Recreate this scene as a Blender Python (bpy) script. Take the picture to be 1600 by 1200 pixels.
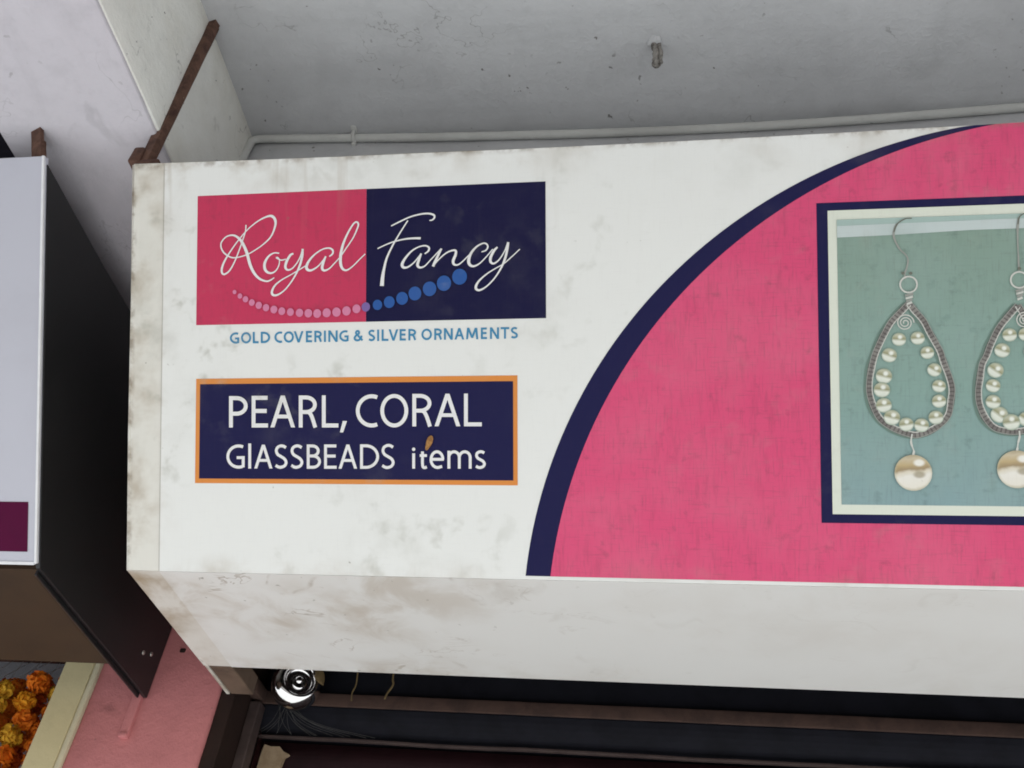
import bpy, bmesh, math, random
from mathutils import Vector, Matrix, noise as mnoise

random.seed(7)
for o in list(bpy.data.objects):
    bpy.data.objects.remove(o, do_unlink=True)
scene = bpy.context.scene
COL = scene.collection

# ------------------------------------------------------------------ camera
cam_d = bpy.data.cameras.new('camera')
cam_d.sensor_width = 36.0
cam_d.lens = 33.73
cam_d.clip_start = 0.05
cam_d.clip_end = 2000.0
cam = bpy.data.objects.new('camera', cam_d)
COL.objects.link(cam)
YAW, PITCH, ROLL = -0.20928, 0.71711, 0.12921
fw = Vector((math.sin(YAW) * math.cos(PITCH), math.cos(YAW) * math.cos(PITCH), math.sin(PITCH)))
rt = Vector((math.cos(YAW), -math.sin(YAW), 0))
up = rt.cross(fw)
rt2 = rt * math.cos(ROLL) + up * math.sin(ROLL)
up2 = up * math.cos(ROLL) - rt * math.sin(ROLL)
m = Matrix((rt2, up2, -fw)).transposed().to_4x4()
m.translation = (0, 0, 1.55)
cam.matrix_world = m
scene.camera = cam

# ------------------------------------------------------------------ sky, sun, exposure
SUN_EL, SUN_AZ = math.radians(37), math.radians(142)      # azimuth clockwise from +Y
world = bpy.data.worlds.new('World')
scene.world = world
world.use_nodes = True
wn = world.node_tree
bg = wn.nodes['Background']
sky = wn.nodes.new('ShaderNodeTexSky')
sky.sky_type = 'NISHITA'
sky.sun_disc = False
sky.sun_elevation = SUN_EL
sky.sun_rotation = SUN_AZ
sky.dust_density = 2.5
sky.air_density = 1.0
sky.ozone_density = 1.0
wn.links.new(sky.outputs[0], bg.inputs[0])
bg.inputs[1].default_value = 0.05
sd = bpy.data.lights.new('sun', 'SUN')
sd.energy = 4.6
sd.angle = math.radians(0.6)
sd.color = (1.0, 0.97, 0.93)
sun = bpy.data.objects.new('sun', sd)
COL.objects.link(sun)
sv = Vector((math.sin(SUN_AZ) * math.cos(SUN_EL), math.cos(SUN_AZ) * math.cos(SUN_EL), math.sin(SUN_EL)))
sun.rotation_euler = sv.to_track_quat('Z', 'Y').to_euler()
sun.location = sv * 20
vs = scene.view_settings
vs.view_transform = 'Standard'
vs.look = 'None'
vs.exposure = 1.52
vs.gamma = 1.0
scene.render.engine = 'CYCLES'
scene.render.resolution_x = 1024
scene.render.resolution_y = 768
scene.cycles.filter_width = 1.8
scene.cycles.max_bounces = 6
scene.cycles.diffuse_bounces = 4

# ------------------------------------------------------------------ helpers
def link(name, mesh, parent=None, mat=None, obj_mat=False):
    o = bpy.data.objects.new(name, mesh)
    COL.objects.link(o)
    if parent is not None:
        o.parent = parent
    if mat is not None:
        if obj_mat:
            if not mesh.materials:
                mesh.materials.append(None)
            o.material_slots[0].link = 'OBJECT'
            o.material_slots[0].material = mat
        elif not mesh.materials:
            mesh.materials.append(mat)
    return o

def empty(name, loc=(0, 0, 0)):
    o = bpy.data.objects.new(name, None)
    o.empty_display_size = 0.1
    COL.objects.link(o)
    o.location = loc
    return o

def tag(o, label, cat, group=None):
    o['label'] = label
    o['category'] = cat
    if group:
        o['group'] = group
    return o

def pyd(name, vs_, fs, smooth=False):
    me = bpy.data.meshes.new(name)
    me.from_pydata([tuple(v) for v in vs_], [], fs)
    me.update()
    if smooth:
        for p in me.polygons:
            p.use_smooth = True
    return me

def bm_mesh(name, bm, smooth=False):
    me = bpy.data.meshes.new(name)
    bmesh.ops.recalc_face_normals(bm, faces=bm.faces)
    bm.to_mesh(me)
    bm.free()
    if smooth:
        for p in me.polygons:
            p.use_smooth = True
    return me

def box_mesh(name, lo, hi, bev=0.0, seg=2):
    bm = bmesh.new()
    bmesh.ops.create_cube(bm, size=1.0)
    for v in bm.verts:
        v.co = Vector([lo[i] + (v.co[i] + 0.5) * (hi[i] - lo[i]) for i in range(3)])
    if bev > 0:
        bmesh.ops.bevel(bm, geom=list(bm.edges), offset=bev, segments=seg, affect='EDGES', profile=0.5)
    return bm_mesh(name, bm)

def rough_box_mesh(name, lo, hi, step=0.06, amp=0.003, bev=0.006, seed=0.0):
    """box with softly uneven faces and edges (hand-floated plaster)"""
    bm = bmesh.new()
    bmesh.ops.create_cube(bm, size=1.0)
    for v in bm.verts:
        v.co = Vector([lo[i] + (v.co[i] + 0.5) * (hi[i] - lo[i]) for i in range(3)])
    bmesh.ops.bevel(bm, geom=list(bm.edges), offset=bev, segments=2, affect='EDGES', profile=0.5)
    for ax in range(3):
        n = int((hi[ax] - lo[ax]) / step)
        for k in range(1, n):
            co = [0, 0, 0]
            no = [0, 0, 0]
            co[ax] = lo[ax] + (hi[ax] - lo[ax]) * k / n
            no[ax] = 1
            bmesh.ops.bisect_plane(bm, geom=bm.verts[:] + bm.edges[:] + bm.faces[:], plane_co=co, plane_no=no)
    for v in bm.verts:
        d = mnoise.noise_vector(v.co * 4.0 + Vector((seed, seed * 2, 0))) * amp
        d += mnoise.noise_vector(v.co * 17.0 + Vector((seed, 0, seed))) * amp * 0.45
        v.co += d
    return bm_mesh(name, bm, True)

def prism_mesh(name, poly, axis_vec, bev=0.0):
    """extrude a planar polygon (3-D points) by a vector"""
    bm = bmesh.new()
    a = [bm.verts.new(p) for p in poly]
    b = [bm.verts.new(Vector(p) + Vector(axis_vec)) for p in poly]
    n = len(poly)
    bm.faces.new(a)
    bm.faces.new(b[::-1])
    for i in range(n):
        bm.faces.new((a[i], b[i], b[(i + 1) % n], a[(i + 1) % n]))
    bmesh.ops.recalc_face_normals(bm, faces=bm.faces)
    if bev > 0:
        bmesh.ops.bevel(bm, geom=list(bm.edges), offset=bev, segments=2, affect='EDGES', profile=0.5)
    return bm_mesh(name, bm)

def catmull(pts, n=8):
    P = [Vector(p) for p in pts]
    P = [P[0] * 2 - P[1]] + P + [P[-1] * 2 - P[-2]]
    out = []
    for i in range(1, len(P) - 2):
        a, b, c, d = P[i - 1:i + 3]
        for k in range(n):
            t = k / n
            out.append(0.5 * ((2 * b) + (c - a) * t + (2 * a - 5 * b + 4 * c - d) * t * t + (3 * b - a - 3 * c + d) * t ** 3))
    out.append(P[-2].copy())
    return out

def tube_mesh(name, pts, rad, seg=10, cap=True):
    P = [Vector(p) for p in pts]
    vv, ff = [], []
    prev = None
    for i, p in enumerate(P):
        t = (P[min(i + 1, len(P) - 1)] - P[max(i - 1, 0)]).normalized()
        if prev is None:
            x = t.orthogonal().normalized()
        else:
            x = (prev - t * prev.dot(t)).normalized()
        prev = x
        y = t.cross(x)
        r = rad[i] if isinstance(rad, (list, tuple)) else rad
        for k in range(seg):
            a = 2 * math.pi * k / seg
            vv.append(p + x * math.cos(a) * r + y * math.sin(a) * r)
    for i in range(len(P) - 1):
        for k in range(seg):
            k2 = (k + 1) % seg
            ff.append((i * seg + k, i * seg + k2, (i + 1) * seg + k2, (i + 1) * seg + k))
    if cap:
        ff.append(tuple(range(seg))[::-1])
        ff.append(tuple((len(P) - 1) * seg + k for k in range(seg)))
    return pyd(name, vv, ff, True)

# ------------------------------------------------------------------ materials
class N:
    """tiny node-tree builder"""
    def __init__(s, name, rough=0.6, spec=0.3):
        s.m = bpy.data.materials.new(name)
        s.m.use_nodes = True
        s.t = s.m.node_tree
        s.b = s.t.nodes['Principled BSDF']
        s.b.inputs['Roughness'].default_value = rough
        s.b.inputs['Specular IOR Level'].default_value = spec
        s.tc = s.t.nodes.new('ShaderNodeTexCoord')
    def put(s, sock, v):
        if isinstance(v, bpy.types.NodeSocket):
            s.t.links.new(v, sock)
        elif v is not None:
            if sock.type == 'RGBA' and len(v) == 3:
                v = (*v, 1)
            sock.default_value = v
    def coord(s, which='Object', scale=(1, 1, 1), loc=(0, 0, 0), rot=(0, 0, 0)):
        mp = s.t.nodes.new('ShaderNodeMapping')
        s.t.links.new(s.tc.outputs[which], mp.inputs[0])
        mp.inputs['Scale'].default_value = scale
        mp.inputs['Location'].default_value = loc
        mp.inputs['Rotation'].default_value = rot
        return mp.outputs[0]
    def noise(s, scale, detail=4, rough=0.55, dist=0.0, vec=None):
        n = s.t.nodes.new('ShaderNodeTexNoise')
        n.inputs['Scale'].default_value = scale
        n.inputs['Detail'].default_value = detail
        n.inputs['Roughness'].default_value = rough
        n.inputs['Distortion'].default_value = dist
        s.t.links.new(vec if vec is not None else s.coord(), n.inputs['Vector'])
        return n.outputs['Fac']
    def ramp(s, fac, a, b, lo=0.0, hi=1.0, smooth=True):
        n = s.t.nodes.new('ShaderNodeMapRange')
        n.interpolation_type = 'SMOOTHSTEP' if smooth else 'LINEAR'
        s.put(n.inputs[0], fac)
        n.inputs[1].default_value = a
        n.inputs[2].default_value = b
        n.inputs[3].default_value = lo
        n.inputs[4].default_value = hi
        return n.outputs[0]
    def math(s, op, a, b=None, c=None):
        n = s.t.nodes.new('ShaderNodeMath')
        n.operation = op
        s.put(n.inputs[0], a)
        if b is not None:
            s.put(n.inputs[1], b)
        if c is not None:
            s.put(n.inputs[2], c)
        return n.outputs[0]
    def mix(s, fac, a, b, mode='MIX'):
        n = s.t.nodes.new('ShaderNodeMix')
        n.data_type = 'RGBA'
        n.blend_type = mode
        n.clamp_factor = True
        s.put(n.inputs[0], fac)
        s.put(n.inputs[6], a)
        s.put(n.inputs[7], b)
        return n.outputs[2]
    def cramp(s, fac, stops):
        n = s.t.nodes.new('ShaderNodeValToRGB')
        s.put(n.inputs[0], fac)
        e = n.color_ramp.elements
        e[0].position, e[0].color = stops[0][0], (*stops[0][1], 1)
        e[1].position, e[1].color = stops[-1][0], (*stops[-1][1], 1)
        for p, c in stops[1:-1]:
            x = e.new(p)
            x.color = (*c, 1)
        return n.outputs[0]
    def sep(s, vec):
        n = s.t.nodes.new('ShaderNodeSeparateXYZ')
        s.t.links.new(vec, n.inputs[0])
        return n.outputs
    def bump(s, h, strength=0.3, dist=0.01):
        n = s.t.nodes.new('ShaderNodeBump')
        n.inputs['Strength'].default_value = strength
        n.inputs['Distance'].default_value = dist
        s.t.links.new(h, n.inputs['Height'])
        s.t.links.new(n.outputs[0], s.b.inputs['Normal'])
    def color(s, c):
        s.put(s.b.inputs['Base Color'], c)
        return s.m

def plaster(name, base, stain, amt=0.35, speck=0.5, rough=0.75, bump=0.35, streak=None, low=3.0, wear=0.0):
    n = N(name, rough, 0.25)
    c = n.mix(n.ramp(n.noise(low, 4, 0.6, 0.6), 0.42, 0.75, 0, amt), base, stain)
    dark = tuple(x * 0.82 for x in base)
    c = n.mix(n.ramp(n.noise(22, 3, 0.65), 0.45, 0.8, 0, 0.45), c, dark)
    if streak:
        v = n.coord('Object', streak)
        c = n.mix(n.ramp(n.noise(1.0, 5, 0.6, 0.3, v), 0.5, 0.75, 0, 0.4), c, tuple(x * 0.8 for x in base))
    sp = n.math('MULTIPLY', n.ramp(n.noise(48, 2, 0.5), 0.70, 0.745), n.ramp(n.noise(5, 2), 0.48, 0.6))
    c = n.mix(n.math('MULTIPLY', sp, speck), c, (0.12, 0.11, 0.10))
    if wear:
        pt = n.ramp(n.noise(1.7, 3, 0.6, 0.5), 0.52, 0.60, 0, 0.35)
        c = n.mix(pt, c, tuple(min(0.9, x * 1.13) for x in base))
        cr = n.math('ABSOLUTE', n.math('SUBTRACT', n.noise(2.6, 5, 0.62, 0.3), 0.5))
        cr = n.math('MULTIPLY', n.ramp(cr, 0.0035, 0.0008), n.ramp(n.noise(3.7, 2), 0.52, 0.62))
        c = n.mix(n.math('MULTIPLY', cr, 0.22 + 0.2 * (wear > 0.3)), c, (0.13, 0.12, 0.115))
        sm = n.math('MULTIPLY', n.ramp(n.noise(8, 3, 0.6, 0.6), 0.60, 0.74), n.ramp(n.noise(2.1, 1), 0.45, 0.6))
        c = n.mix(n.math('MULTIPLY', sm, wear), c, tuple(x * 0.45 for x in stain))
    n.color(c)
    h = n.math('ADD', n.math('MULTIPLY', n.noise(9, 2), 1.6), n.noise(60, 3, 0.7))
    n.bump(h, bump, 0.006)
    return n.m

def printed(name, base, dirt=0.35, weave=0.10, fade=0.0, rough=0.5, colsock=None, ugly=0.6, speck=0.5, spec=0.25):
    """print on flex sheet: fine weave lines, dust, grime towards the sheet's left end and edges"""
    n = N(name, rough, spec)
    c = base if colsock is None else colsock(n)
    co = n.coord()
    x, y, z = n.sep(co)
    w1 = n.noise(1.0, 3, 0.6, 0, n.coord('Object', (280, 20, 1)))
    w2 = n.noise(1.0, 3, 0.6, 0, n.coord('Object', (20, 280, 1)))
    w = n.math('ADD', n.ramp(w1, 0.5, 0.78), n.ramp(w2, 0.52, 0.8))
    c = n.mix(n.math('MULTIPLY', w, weave), c, (0.10, 0.06, 0.07))
    if weave > 0.12:
        st = n.noise(1.0, 3, 0.6, 0, n.coord('Object', (60, 13, 1)))
        c = n.mix(n.ramp(st, 0.48, 0.76, 0, weave * 0.75), c, (0.16, 0.03, 0.05) if base else (0.10, 0.14, 0.13))
        c = n.mix(n.ramp(n.noise(34, 4, 0.65), 0.56, 0.78, 0, 0.35), c, (0.20, 0.04, 0.07) if base else (0.10, 0.15, 0.13))
    if fade:
        c = n.mix(n.ramp(n.noise(5, 5, 0.6, 0.4), 0.4, 0.75, 0, fade), c, (0.75, 0.6, 0.62))
    near_left = n.ramp(x, 0.0, 1.1, 1.0, 0.32)
    smudge = n.math('MULTIPLY', n.ramp(n.noise(2.6, 3, 0.5, 0.2), 0.46, 0.72), n.ramp(n.noise(11, 4, 0.6), 0.40, 0.72))
    c = n.mix(n.math('MULTIPLY', n.math('MULTIPLY', smudge, near_left), dirt), c, (0.40, 0.39, 0.34))
    edge = n.math('MAXIMUM', n.ramp(y, 0.80, 0.90), n.ramp(x, 0.14, 0.0))
    edge = n.math('MAXIMUM', edge, n.ramp(y, 0.05, 0.0, 0, 0.6))
    edge = n.math('MULTIPLY', n.math('MULTIPLY', edge, near_left), n.ramp(n.noise(7.5, 4, 0.6, 0.2), 0.42, 0.70))
    c = n.mix(n.math('MULTIPLY', edge, ugly), c, (0.36, 0.28, 0.19))
    blot = n.math('MULTIPLY', n.ramp(n.noise(15, 3, 0.6, 0.2), 0.54, 0.74), n.ramp(n.noise(2.3, 1), 0.40, 0.58))
    c = n.mix(n.math('MULTIPLY', blot, n.math('MULTIPLY', near_left, speck)), c, (0.40, 0.395, 0.34))
    dots = n.math('MULTIPLY', n.math('MULTIPLY', n.ramp(n.noise(70, 1, 0.4), 0.755, 0.80), n.ramp(n.noise(3.1, 1), 0.50, 0.6)), speck)
    c = n.mix(n.math('MULTIPLY', dots, near_left), c, (0.20, 0.18, 0.14))
    seam = n.ramp(n.math('ABSOLUTE', n.math('SUBTRACT', x, 0.0745)), 0.0022, 0.0006)
    rimd = n.math('MAXIMUM', n.ramp(x, 0.012, 0.002), n.ramp(y, SIGN_H - 0.022, SIGN_H - 0.006))
    fine = n.math('MAXIMUM', n.math('MULTIPLY', seam, 0.75), n.math('MULTIPLY', rimd, n.ramp(n.noise(19, 4, 0.65), 0.42, 0.66)))
    c = n.mix(n.math('MULTIPLY', fine, ugly), c, (0.22, 0.16, 0.11))
    drip = n.math('MULTIPLY', n.ramp(n.noise(1.0, 3, 0.55, 0, n.coord('Object', (26, 1.6, 1))), 0.58, 0.74), n.ramp(y, 0.45, 0.88))
    c = n.mix(n.math('MULTIPLY', n.math('MULTIPLY', drip, near_left), dirt * 0.5), c, (0.38, 0.31, 0.23))
    n.color(c)
    n.bump(n.math('MULTIPLY', n.noise(3.0, 1), 6.0), 0.12, 0.01)
    return n.m

SIGN_L, SIGN_H = 3.80, 0.900
MT = {}
MT['ceiling'] = plaster('ceiling_paint', (0.56, 0.56, 0.575), (0.45, 0.445, 0.46), 0.6, 0.8, bump=0.5, wear=0.35, streak=(1.2, 9, 1))
MT['soffit'] = plaster('lilac_white_soffit', (0.58, 0.55, 0.595), (0.49, 0.46, 0.49), 0.6, 0.3, bump=0.35, wear=0.22, streak=(9, 1.2, 1))
MT['beam_side'] = plaster('cream_white_flank', (0.84, 0.83, 0.785), (0.66, 0.62, 0.54), 0.6, 0.8, bump=0.4, wear=0.5)
MT['pink_wall'] = plaster('pink_wall_paint', (0.53, 0.195, 0.20), (0.43, 0.155, 0.155), 0.6, 0.5, bump=0.5, wear=0.45)
MT['cream_trim'] = plaster('cream_trim_paint', (0.58, 0.50, 0.30), (0.48, 0.40, 0.235), 0.4, 0.15, bump=0.15)
MT['cream_edge_lit'] = plaster('cream_edge_highlight', (0.62, 0.56, 0.40), (0.46, 0.38, 0.27), 0.4, 0.2, bump=0.3)  # paler than the trim: highlight along its chamfer put into the colour
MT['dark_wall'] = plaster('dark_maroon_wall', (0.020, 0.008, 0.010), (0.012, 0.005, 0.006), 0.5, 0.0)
MT['grey_wall'] = plaster('grey_inner_wall', (0.20, 0.195, 0.215), (0.15, 0.145, 0.155), 0.5, 0.1)
MT['bay_shade'] = plaster('left_bay_shade', (0.025, 0.022, 0.035), (0.02, 0.02, 0.03), 0.4, 0.0)  # near-black colour stands in for the shade filling the left bay
MT['outer_wall'] = plaster('outer_wall_paint', (0.62, 0.58, 0.52), (0.42, 0.38, 0.33), 0.5, 0.3)

WHITE = (0.80, 0.80, 0.785)
PINK = (0.70, 0.074, 0.190)
NAVY = (0.0155, 0.0150, 0.066)
MT['flex_white'] = printed('flex_sheet_white', WHITE, 0.62, 0.03, ugly=0.68, speck=0.75)
MT['flex_end'] = printed('flex_sheet_end', (0.74, 0.72, 0.67), 0.65, 0.03, ugly=0.7)
MT['print_logo_pink'] = printed('print_logo_pink', (0.56, 0.038, 0.105), 0.25, 0.16, ugly=0.25, speck=0.3)
MT['print_pink'] = printed('print_pink', PINK, 0.30, 0.24, fade=0.06, speck=0.35)
MT['print_navy'] = printed('print_navy', NAVY, 0.12, 0.05, ugly=0.15, speck=0.1, rough=0.55, spec=0.08)
MT['print_logo_navy'] = printed('print_logo_navy', (0.012, 0.0115, 0.049), 0.10, 0.05, ugly=0.12, speck=0.1, rough=0.55, spec=0.08)
MT['print_orange'] = printed('print_orange', (0.72, 0.26, 0.055), 0.25, 0.06)
MT['print_white'] = printed('print_white', (0.80, 0.79, 0.80), 0.25, 0.05, ugly=0.2)
MT['print_blue'] = printed('print_tagline_blue', (0.055, 0.25, 0.44), 0.15, 0.05, ugly=0.2)
MT['print_bead_pink'] = printed('print_bead_pink', (0.66, 0.22, 0.37), 0.15, 0.10, ugly=0.2)
MT['print_bead_blue'] = printed('print_bead_blue', (0.022, 0.095, 0.34), 0.1, 0.05, ugly=0.1)
MT['print_bead_mauve'] = printed('print_bead_mauve', (0.20, 0.13, 0.36), 0.1, 0.05, ugly=0.1)
MT['print_mat'] = printed('print_photo_border', (0.72, 0.75, 0.66), 0.25, 0.05)
def teal(n):
    x, y, z = n.sep(n.coord())
    base = n.cramp(n.ramp(y, 0.15, 0.72, smooth=False), [(0, (0.24, 0.36, 0.38)), (0.4, (0.245, 0.37, 0.335)), (1.0, (0.24, 0.335, 0.28))])
    spots = n.ramp(n.noise(30, 3, 0.6), 0.6, 0.75, 0, 0.35)
    base = n.mix(spots, base, (0.14, 0.23, 0.20))
    return n.mix(n.ramp(n.noise(7, 4), 0.4, 0.7, 0, 0.25), base, (0.30, 0.41, 0.39))
MT['print_teal'] = printed('print_photo_teal', None, 0.2, 0.16, colsock=teal, speck=0.5)
def shelf(n):
    x, y, z = n.sep(n.coord())
    return n.mix(n.ramp(n.noise(6, 4), 0.4, 0.7), (0.55, 0.62, 0.62), (0.46, 0.54, 0.53))
MT['print_shelf'] = printed('print_photo_pale_band', None, 0.2, 0.06, colsock=shelf)
MT['print_shelf_dim'] = printed('print_photo_dim_band', (0.38, 0.50, 0.47), 0.2, 0.06)
MT['print_wire'] = printed('print_silver_wire', (0.33, 0.335, 0.31), 0.1, 0.05)
MT['print_wire_light'] = printed('print_silver_wire_light', (0.62, 0.62, 0.58), 0.1, 0.05)
MT['print_wire_dark'] = printed('print_dark_wire', (0.16, 0.17, 0.14), 0.1, 0.05)
MT['print_shadow'] = printed('print_photo_shadow', (0.155, 0.235, 0.20), 0.1, 0.08)
def coil(n):
    u, v, z = n.sep(n.coord('UV'))
    s_ = n.math('SINE', n.math('MULTIPLY', u, 2 * math.pi / 0.0080))
    a = n.cramp(n.ramp(v, 0, 1, smooth=False), [(0, (0.12, 0.11, 0.105)), (0.35, (0.20, 0.185, 0.175)), (0.68, (0.15, 0.135, 0.13)), (1, (0.46, 0.45, 0.42))])
    a = n.mix(n.ramp(n.noise(40, 3), 0.4, 0.65, 0, 0.6), a, (0.32, 0.305, 0.285))
    return n.mix(n.ramp(s_, -0.1, 0.9, 0, 0.65), a, (0.07, 0.06, 0.06))
MT['print_coil'] = printed('print_wrapped_coil', None, 0.1, 0.03, colsock=coil)
def pearl(n):
    u, v, z = n.sep(n.coord('UV'))
    t = n.math('ADD', v, n.math('MULTIPLY', n.math('SUBTRACT', u, 0.5), 0.25))
    base = n.cramp(t, [(0, (0.50, 0.54, 0.44)), (0.15, (0.70, 0.73, 0.65)), (0.36, (0.76, 0.78, 0.70)), (0.55, (0.30, 0.30, 0.18)), (0.70, (0.44, 0.43, 0.30)), (0.85, (0.52, 0.52, 0.40)), (1, (0.36, 0.38, 0.28))])
    dx = n.math('SUBTRACT', u, 0.60)
    dy = n.math('SUBTRACT', v, 0.66)
    d = n.math('SQRT', n.math('ADD', n.math('MULTIPLY', dx, dx), n.math('MULTIPLY', dy, dy)))
    base = n.mix(n.ramp(d, 0.22, 0.06), base, (0.82, 0.84, 0.78))
    ex = n.math('SUBTRACT', u, 0.5)
    ey = n.math('SUBTRACT', v, 0.5)
    e = n.math('SQRT', n.math('ADD', n.math('MULTIPLY', ex, ex), n.math('MULTIPLY', ey, ey)))
    return n.mix(n.ramp(e, 0.38, 0.5, 0, 0.65), base, (0.30, 0.38, 0.30))
MT['print_pearl'] = printed('print_small_pearl', None, 0.05, 0.04, colsock=pearl)
def bigpearl(n):
    u, v, z = n.sep(n.coord('UV'))
    t = n.math('ADD', v, n.math('MULTIPLY', n.math('SUBTRACT', u, 0.5), -0.12))
    t = n.math('ADD', t, n.math('MULTIPLY', n.math('SUBTRACT', n.noise(3, 2, 0.5, 0, n.coord('UV')), 0.5), 0.18))
    base = n.cramp(t, [(0, (0.60, 0.54, 0.43)), (0.12, (0.80, 0.76, 0.68)), (0.40, (0.82, 0.79, 0.73)), (0.52, (0.70, 0.64, 0.52)), (0.60, (0.36, 0.27, 0.16)), (0.74, (0.52, 0.40, 0.22)), (0.9, (0.58, 0.50, 0.36)), (1, (0.40, 0.32, 0.22))])
    dx = n.math('MULTIPLY', n.math('SUBTRACT', u, 0.66), 1.0)
    dy = n.math('MULTIPLY', n.math('SUBTRACT', v, 0.78), 1.5)
    d = n.math('SQRT', n.math('ADD', n.math('MULTIPLY', dx, dx), n.math('MULTIPLY', dy, dy)))
    base = n.mix(n.ramp(d, 0.2, 0.08), base, (0.84, 0.82, 0.76))
    dx = n.math('MULTIPLY', n.math('SUBTRACT', u, 0.66), 0.8)
    dy = n.math('MULTIPLY', n.math('SUBTRACT', v, 0.45), 1.3)
    d = n.math('SQRT', n.math('ADD', n.math('MULTIPLY', dx, dx), n.math('MULTIPLY', dy, dy)))
    base = n.mix(n.ramp(d, 0.17, 0.07, 0, 0.8), base, (0.36, 0.31, 0.22))
    ex = n.math('SUBTRACT', u, 0.5)
    ey = n.math('SUBTRACT', v, 0.5)
    e = n.math('SQRT', n.math('ADD', n.math('MULTIPLY', ex, ex), n.math('MULTIPLY', ey, ey)))
    return n.mix(n.ramp(e, 0.42, 0.5, 0, 0.5), base, (0.50, 0.47, 0.33))
MT['print_big_pearl'] = printed('print_drop_pearl', None, 0.05, 0.04, colsock=bigpearl)

def under_mat(name, base, base2, k):
    n = N(name, 0.6, 0.2)
    co = n.coord()
    x, y, z = n.sep(co)
    left = n.ramp(x, 0.0, 1.2, 1.0, 0.10)
    c = n.mix(n.ramp(n.noise(2.2, 4), 0.4, 0.7, 0, 0.35), base, base2)
    s1 = n.math('MULTIPLY', n.ramp(n.noise(2.4, 2, 0.5, 0.3), 0.40, 0.62), n.ramp(n.noise(9.0, 4, 0.6, 0.5), 0.38, 0.70))
    c = n.mix(n.math('MULTIPLY', n.math('MULTIPLY', s1, left), 1.0 * k), c, (0.44, 0.355, 0.27))
    ring = n.noise(4.2, 2, 0.4, 0.6)
    band = n.math('MULTIPLY', n.ramp(ring, 0.60, 0.62), n.ramp(ring, 0.66, 0.62))
    band = n.math('MULTIPLY', band, n.ramp(n.noise(12, 3), 0.48, 0.66))
    c = n.mix(n.math('MULTIPLY', n.math('MULTIPLY', band, left), 0.75), c, (0.30, 0.23, 0.165))
    wv = n.coord('Object', (1.0, 2.2, 2.2), (0.3, 0.1, 0.2), (0, 0, 0.5))
    wi = n.math('ABSOLUTE', n.math('SUBTRACT', n.noise(5.5, 4, 0.55, 0.9, wv), 0.5))
    wi = n.math('MULTIPLY', n.ramp(wi, 0.016, 0.002), n.ramp(n.noise(6.5, 2), 0.53, 0.66))
    c = n.mix(n.math('MULTIPLY', n.math('MULTIPLY', wi, left), 0.7), c, (0.33, 0.26, 0.20))
    edge = n.ramp(x, 0.13, 0.0)
    c = n.mix(n.math('MULTIPLY', n.math('MULTIPLY', edge, n.ramp(n.noise(8, 5), 0.35, 0.65)), 0.55), c, (0.34, 0.26, 0.17))
    back = n.math('MULTIPLY', n.math('MULTIPLY', n.ramp(z, -0.28, -0.36), left), n.ramp(n.noise(7, 4, 0.6), 0.36, 0.62))
    c = n.mix(n.math('MULTIPLY', back, 0.6), c, (0.40, 0.31, 0.22))
    sp = n.math('MULTIPLY', n.ramp(n.noise(40, 2), 0.71, 0.76), left)
    c = n.mix(n.math('MULTIPLY', sp, 0.6), c, (0.2, 0.17, 0.13))
    n.color(c)
    n.bump(n.noise(4, 3), 0.15, 0.02)
    return n.m
MT['under'] = under_mat('flex_underside', (0.76, 0.74, 0.72), (0.69, 0.655, 0.62), 0.85)
MT['under_end'] = under_mat('flex_underside_end', (0.70, 0.665, 0.62), (0.62, 0.57, 0.515), 1.2)

def simple(name, base, dark, scale=20, rough=0.6, metal=0.0, amt=0.6, bump=0.2, spec=0.3):
    n = N(name, rough, spec)
    n.b.inputs['Metallic'].default_value = metal
    c = n.mix(n.ramp(n.noise(scale, 6, 0.65, 0.4), 0.38, 0.7, 0, amt), base, dark)
    n.color(c)
    n.bump(n.noise(scale * 3, 5, 0.7), bump, 0.003)
    return n.m
MT['rust'] = simple('rusty_steel', (0.115, 0.058, 0.043), (0.040, 0.022, 0.019), 38, 0.85, 0.0, 0.8, 0.6)
def rustpaint():
    n = N('rusty_angle_iron', 0.85, 0.2)
    c = n.mix(n.ramp(n.noise(26, 6, 0.7, 0.5), 0.35, 0.7), (0.155, 0.085, 0.062), (0.062, 0.032, 0.027))
    c = n.mix(n.ramp(n.noise(45, 3), 0.68, 0.74, 0, 0.7), c, (0.45, 0.36, 0.25))
    n.color(c)
    n.bump(n.noise(80, 5, 0.7), 0.7, 0.004)
    return n.m
MT['angle'] = rustpaint()
MT['rail'] = simple('rusty_brown_rail', (0.075, 0.043, 0.034), (0.035, 0.021, 0.018), 14, 0.9, 0.0, 0.7, 0.4)
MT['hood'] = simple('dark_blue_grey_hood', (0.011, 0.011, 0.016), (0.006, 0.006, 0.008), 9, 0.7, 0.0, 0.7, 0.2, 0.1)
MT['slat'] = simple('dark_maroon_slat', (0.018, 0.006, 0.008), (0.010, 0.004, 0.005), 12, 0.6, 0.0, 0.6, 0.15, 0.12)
MT['jamb'] = simple('dark_brown_jamb', (0.030, 0.017, 0.014), (0.016, 0.010, 0.009), 10, 0.8, 0.0, 0.6, 0.3, 0.15)
MT['guide'] = simple('brown_guide_channel', (0.07, 0.048, 0.045), (0.032, 0.021, 0.02), 14, 0.6, 0.0, 0.6, 0.3)
MT['ply'] = simple('raw_brown_plywood', (0.16, 0.105, 0.075), (0.07, 0.045, 0.033), 9, 0.8, 0.0, 0.7, 0.3)
MT['dust'] = simple('pale_dust', (0.42, 0.37, 0.30), (0.25, 0.21, 0.17), 30, 0.9)
MT['black_side'] = simple('dull_black_sheet', (0.014, 0.0135, 0.015), (0.008, 0.0075, 0.008), 5, 0.42, 0.0, 0.6, 0.1, 0.5)
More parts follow.
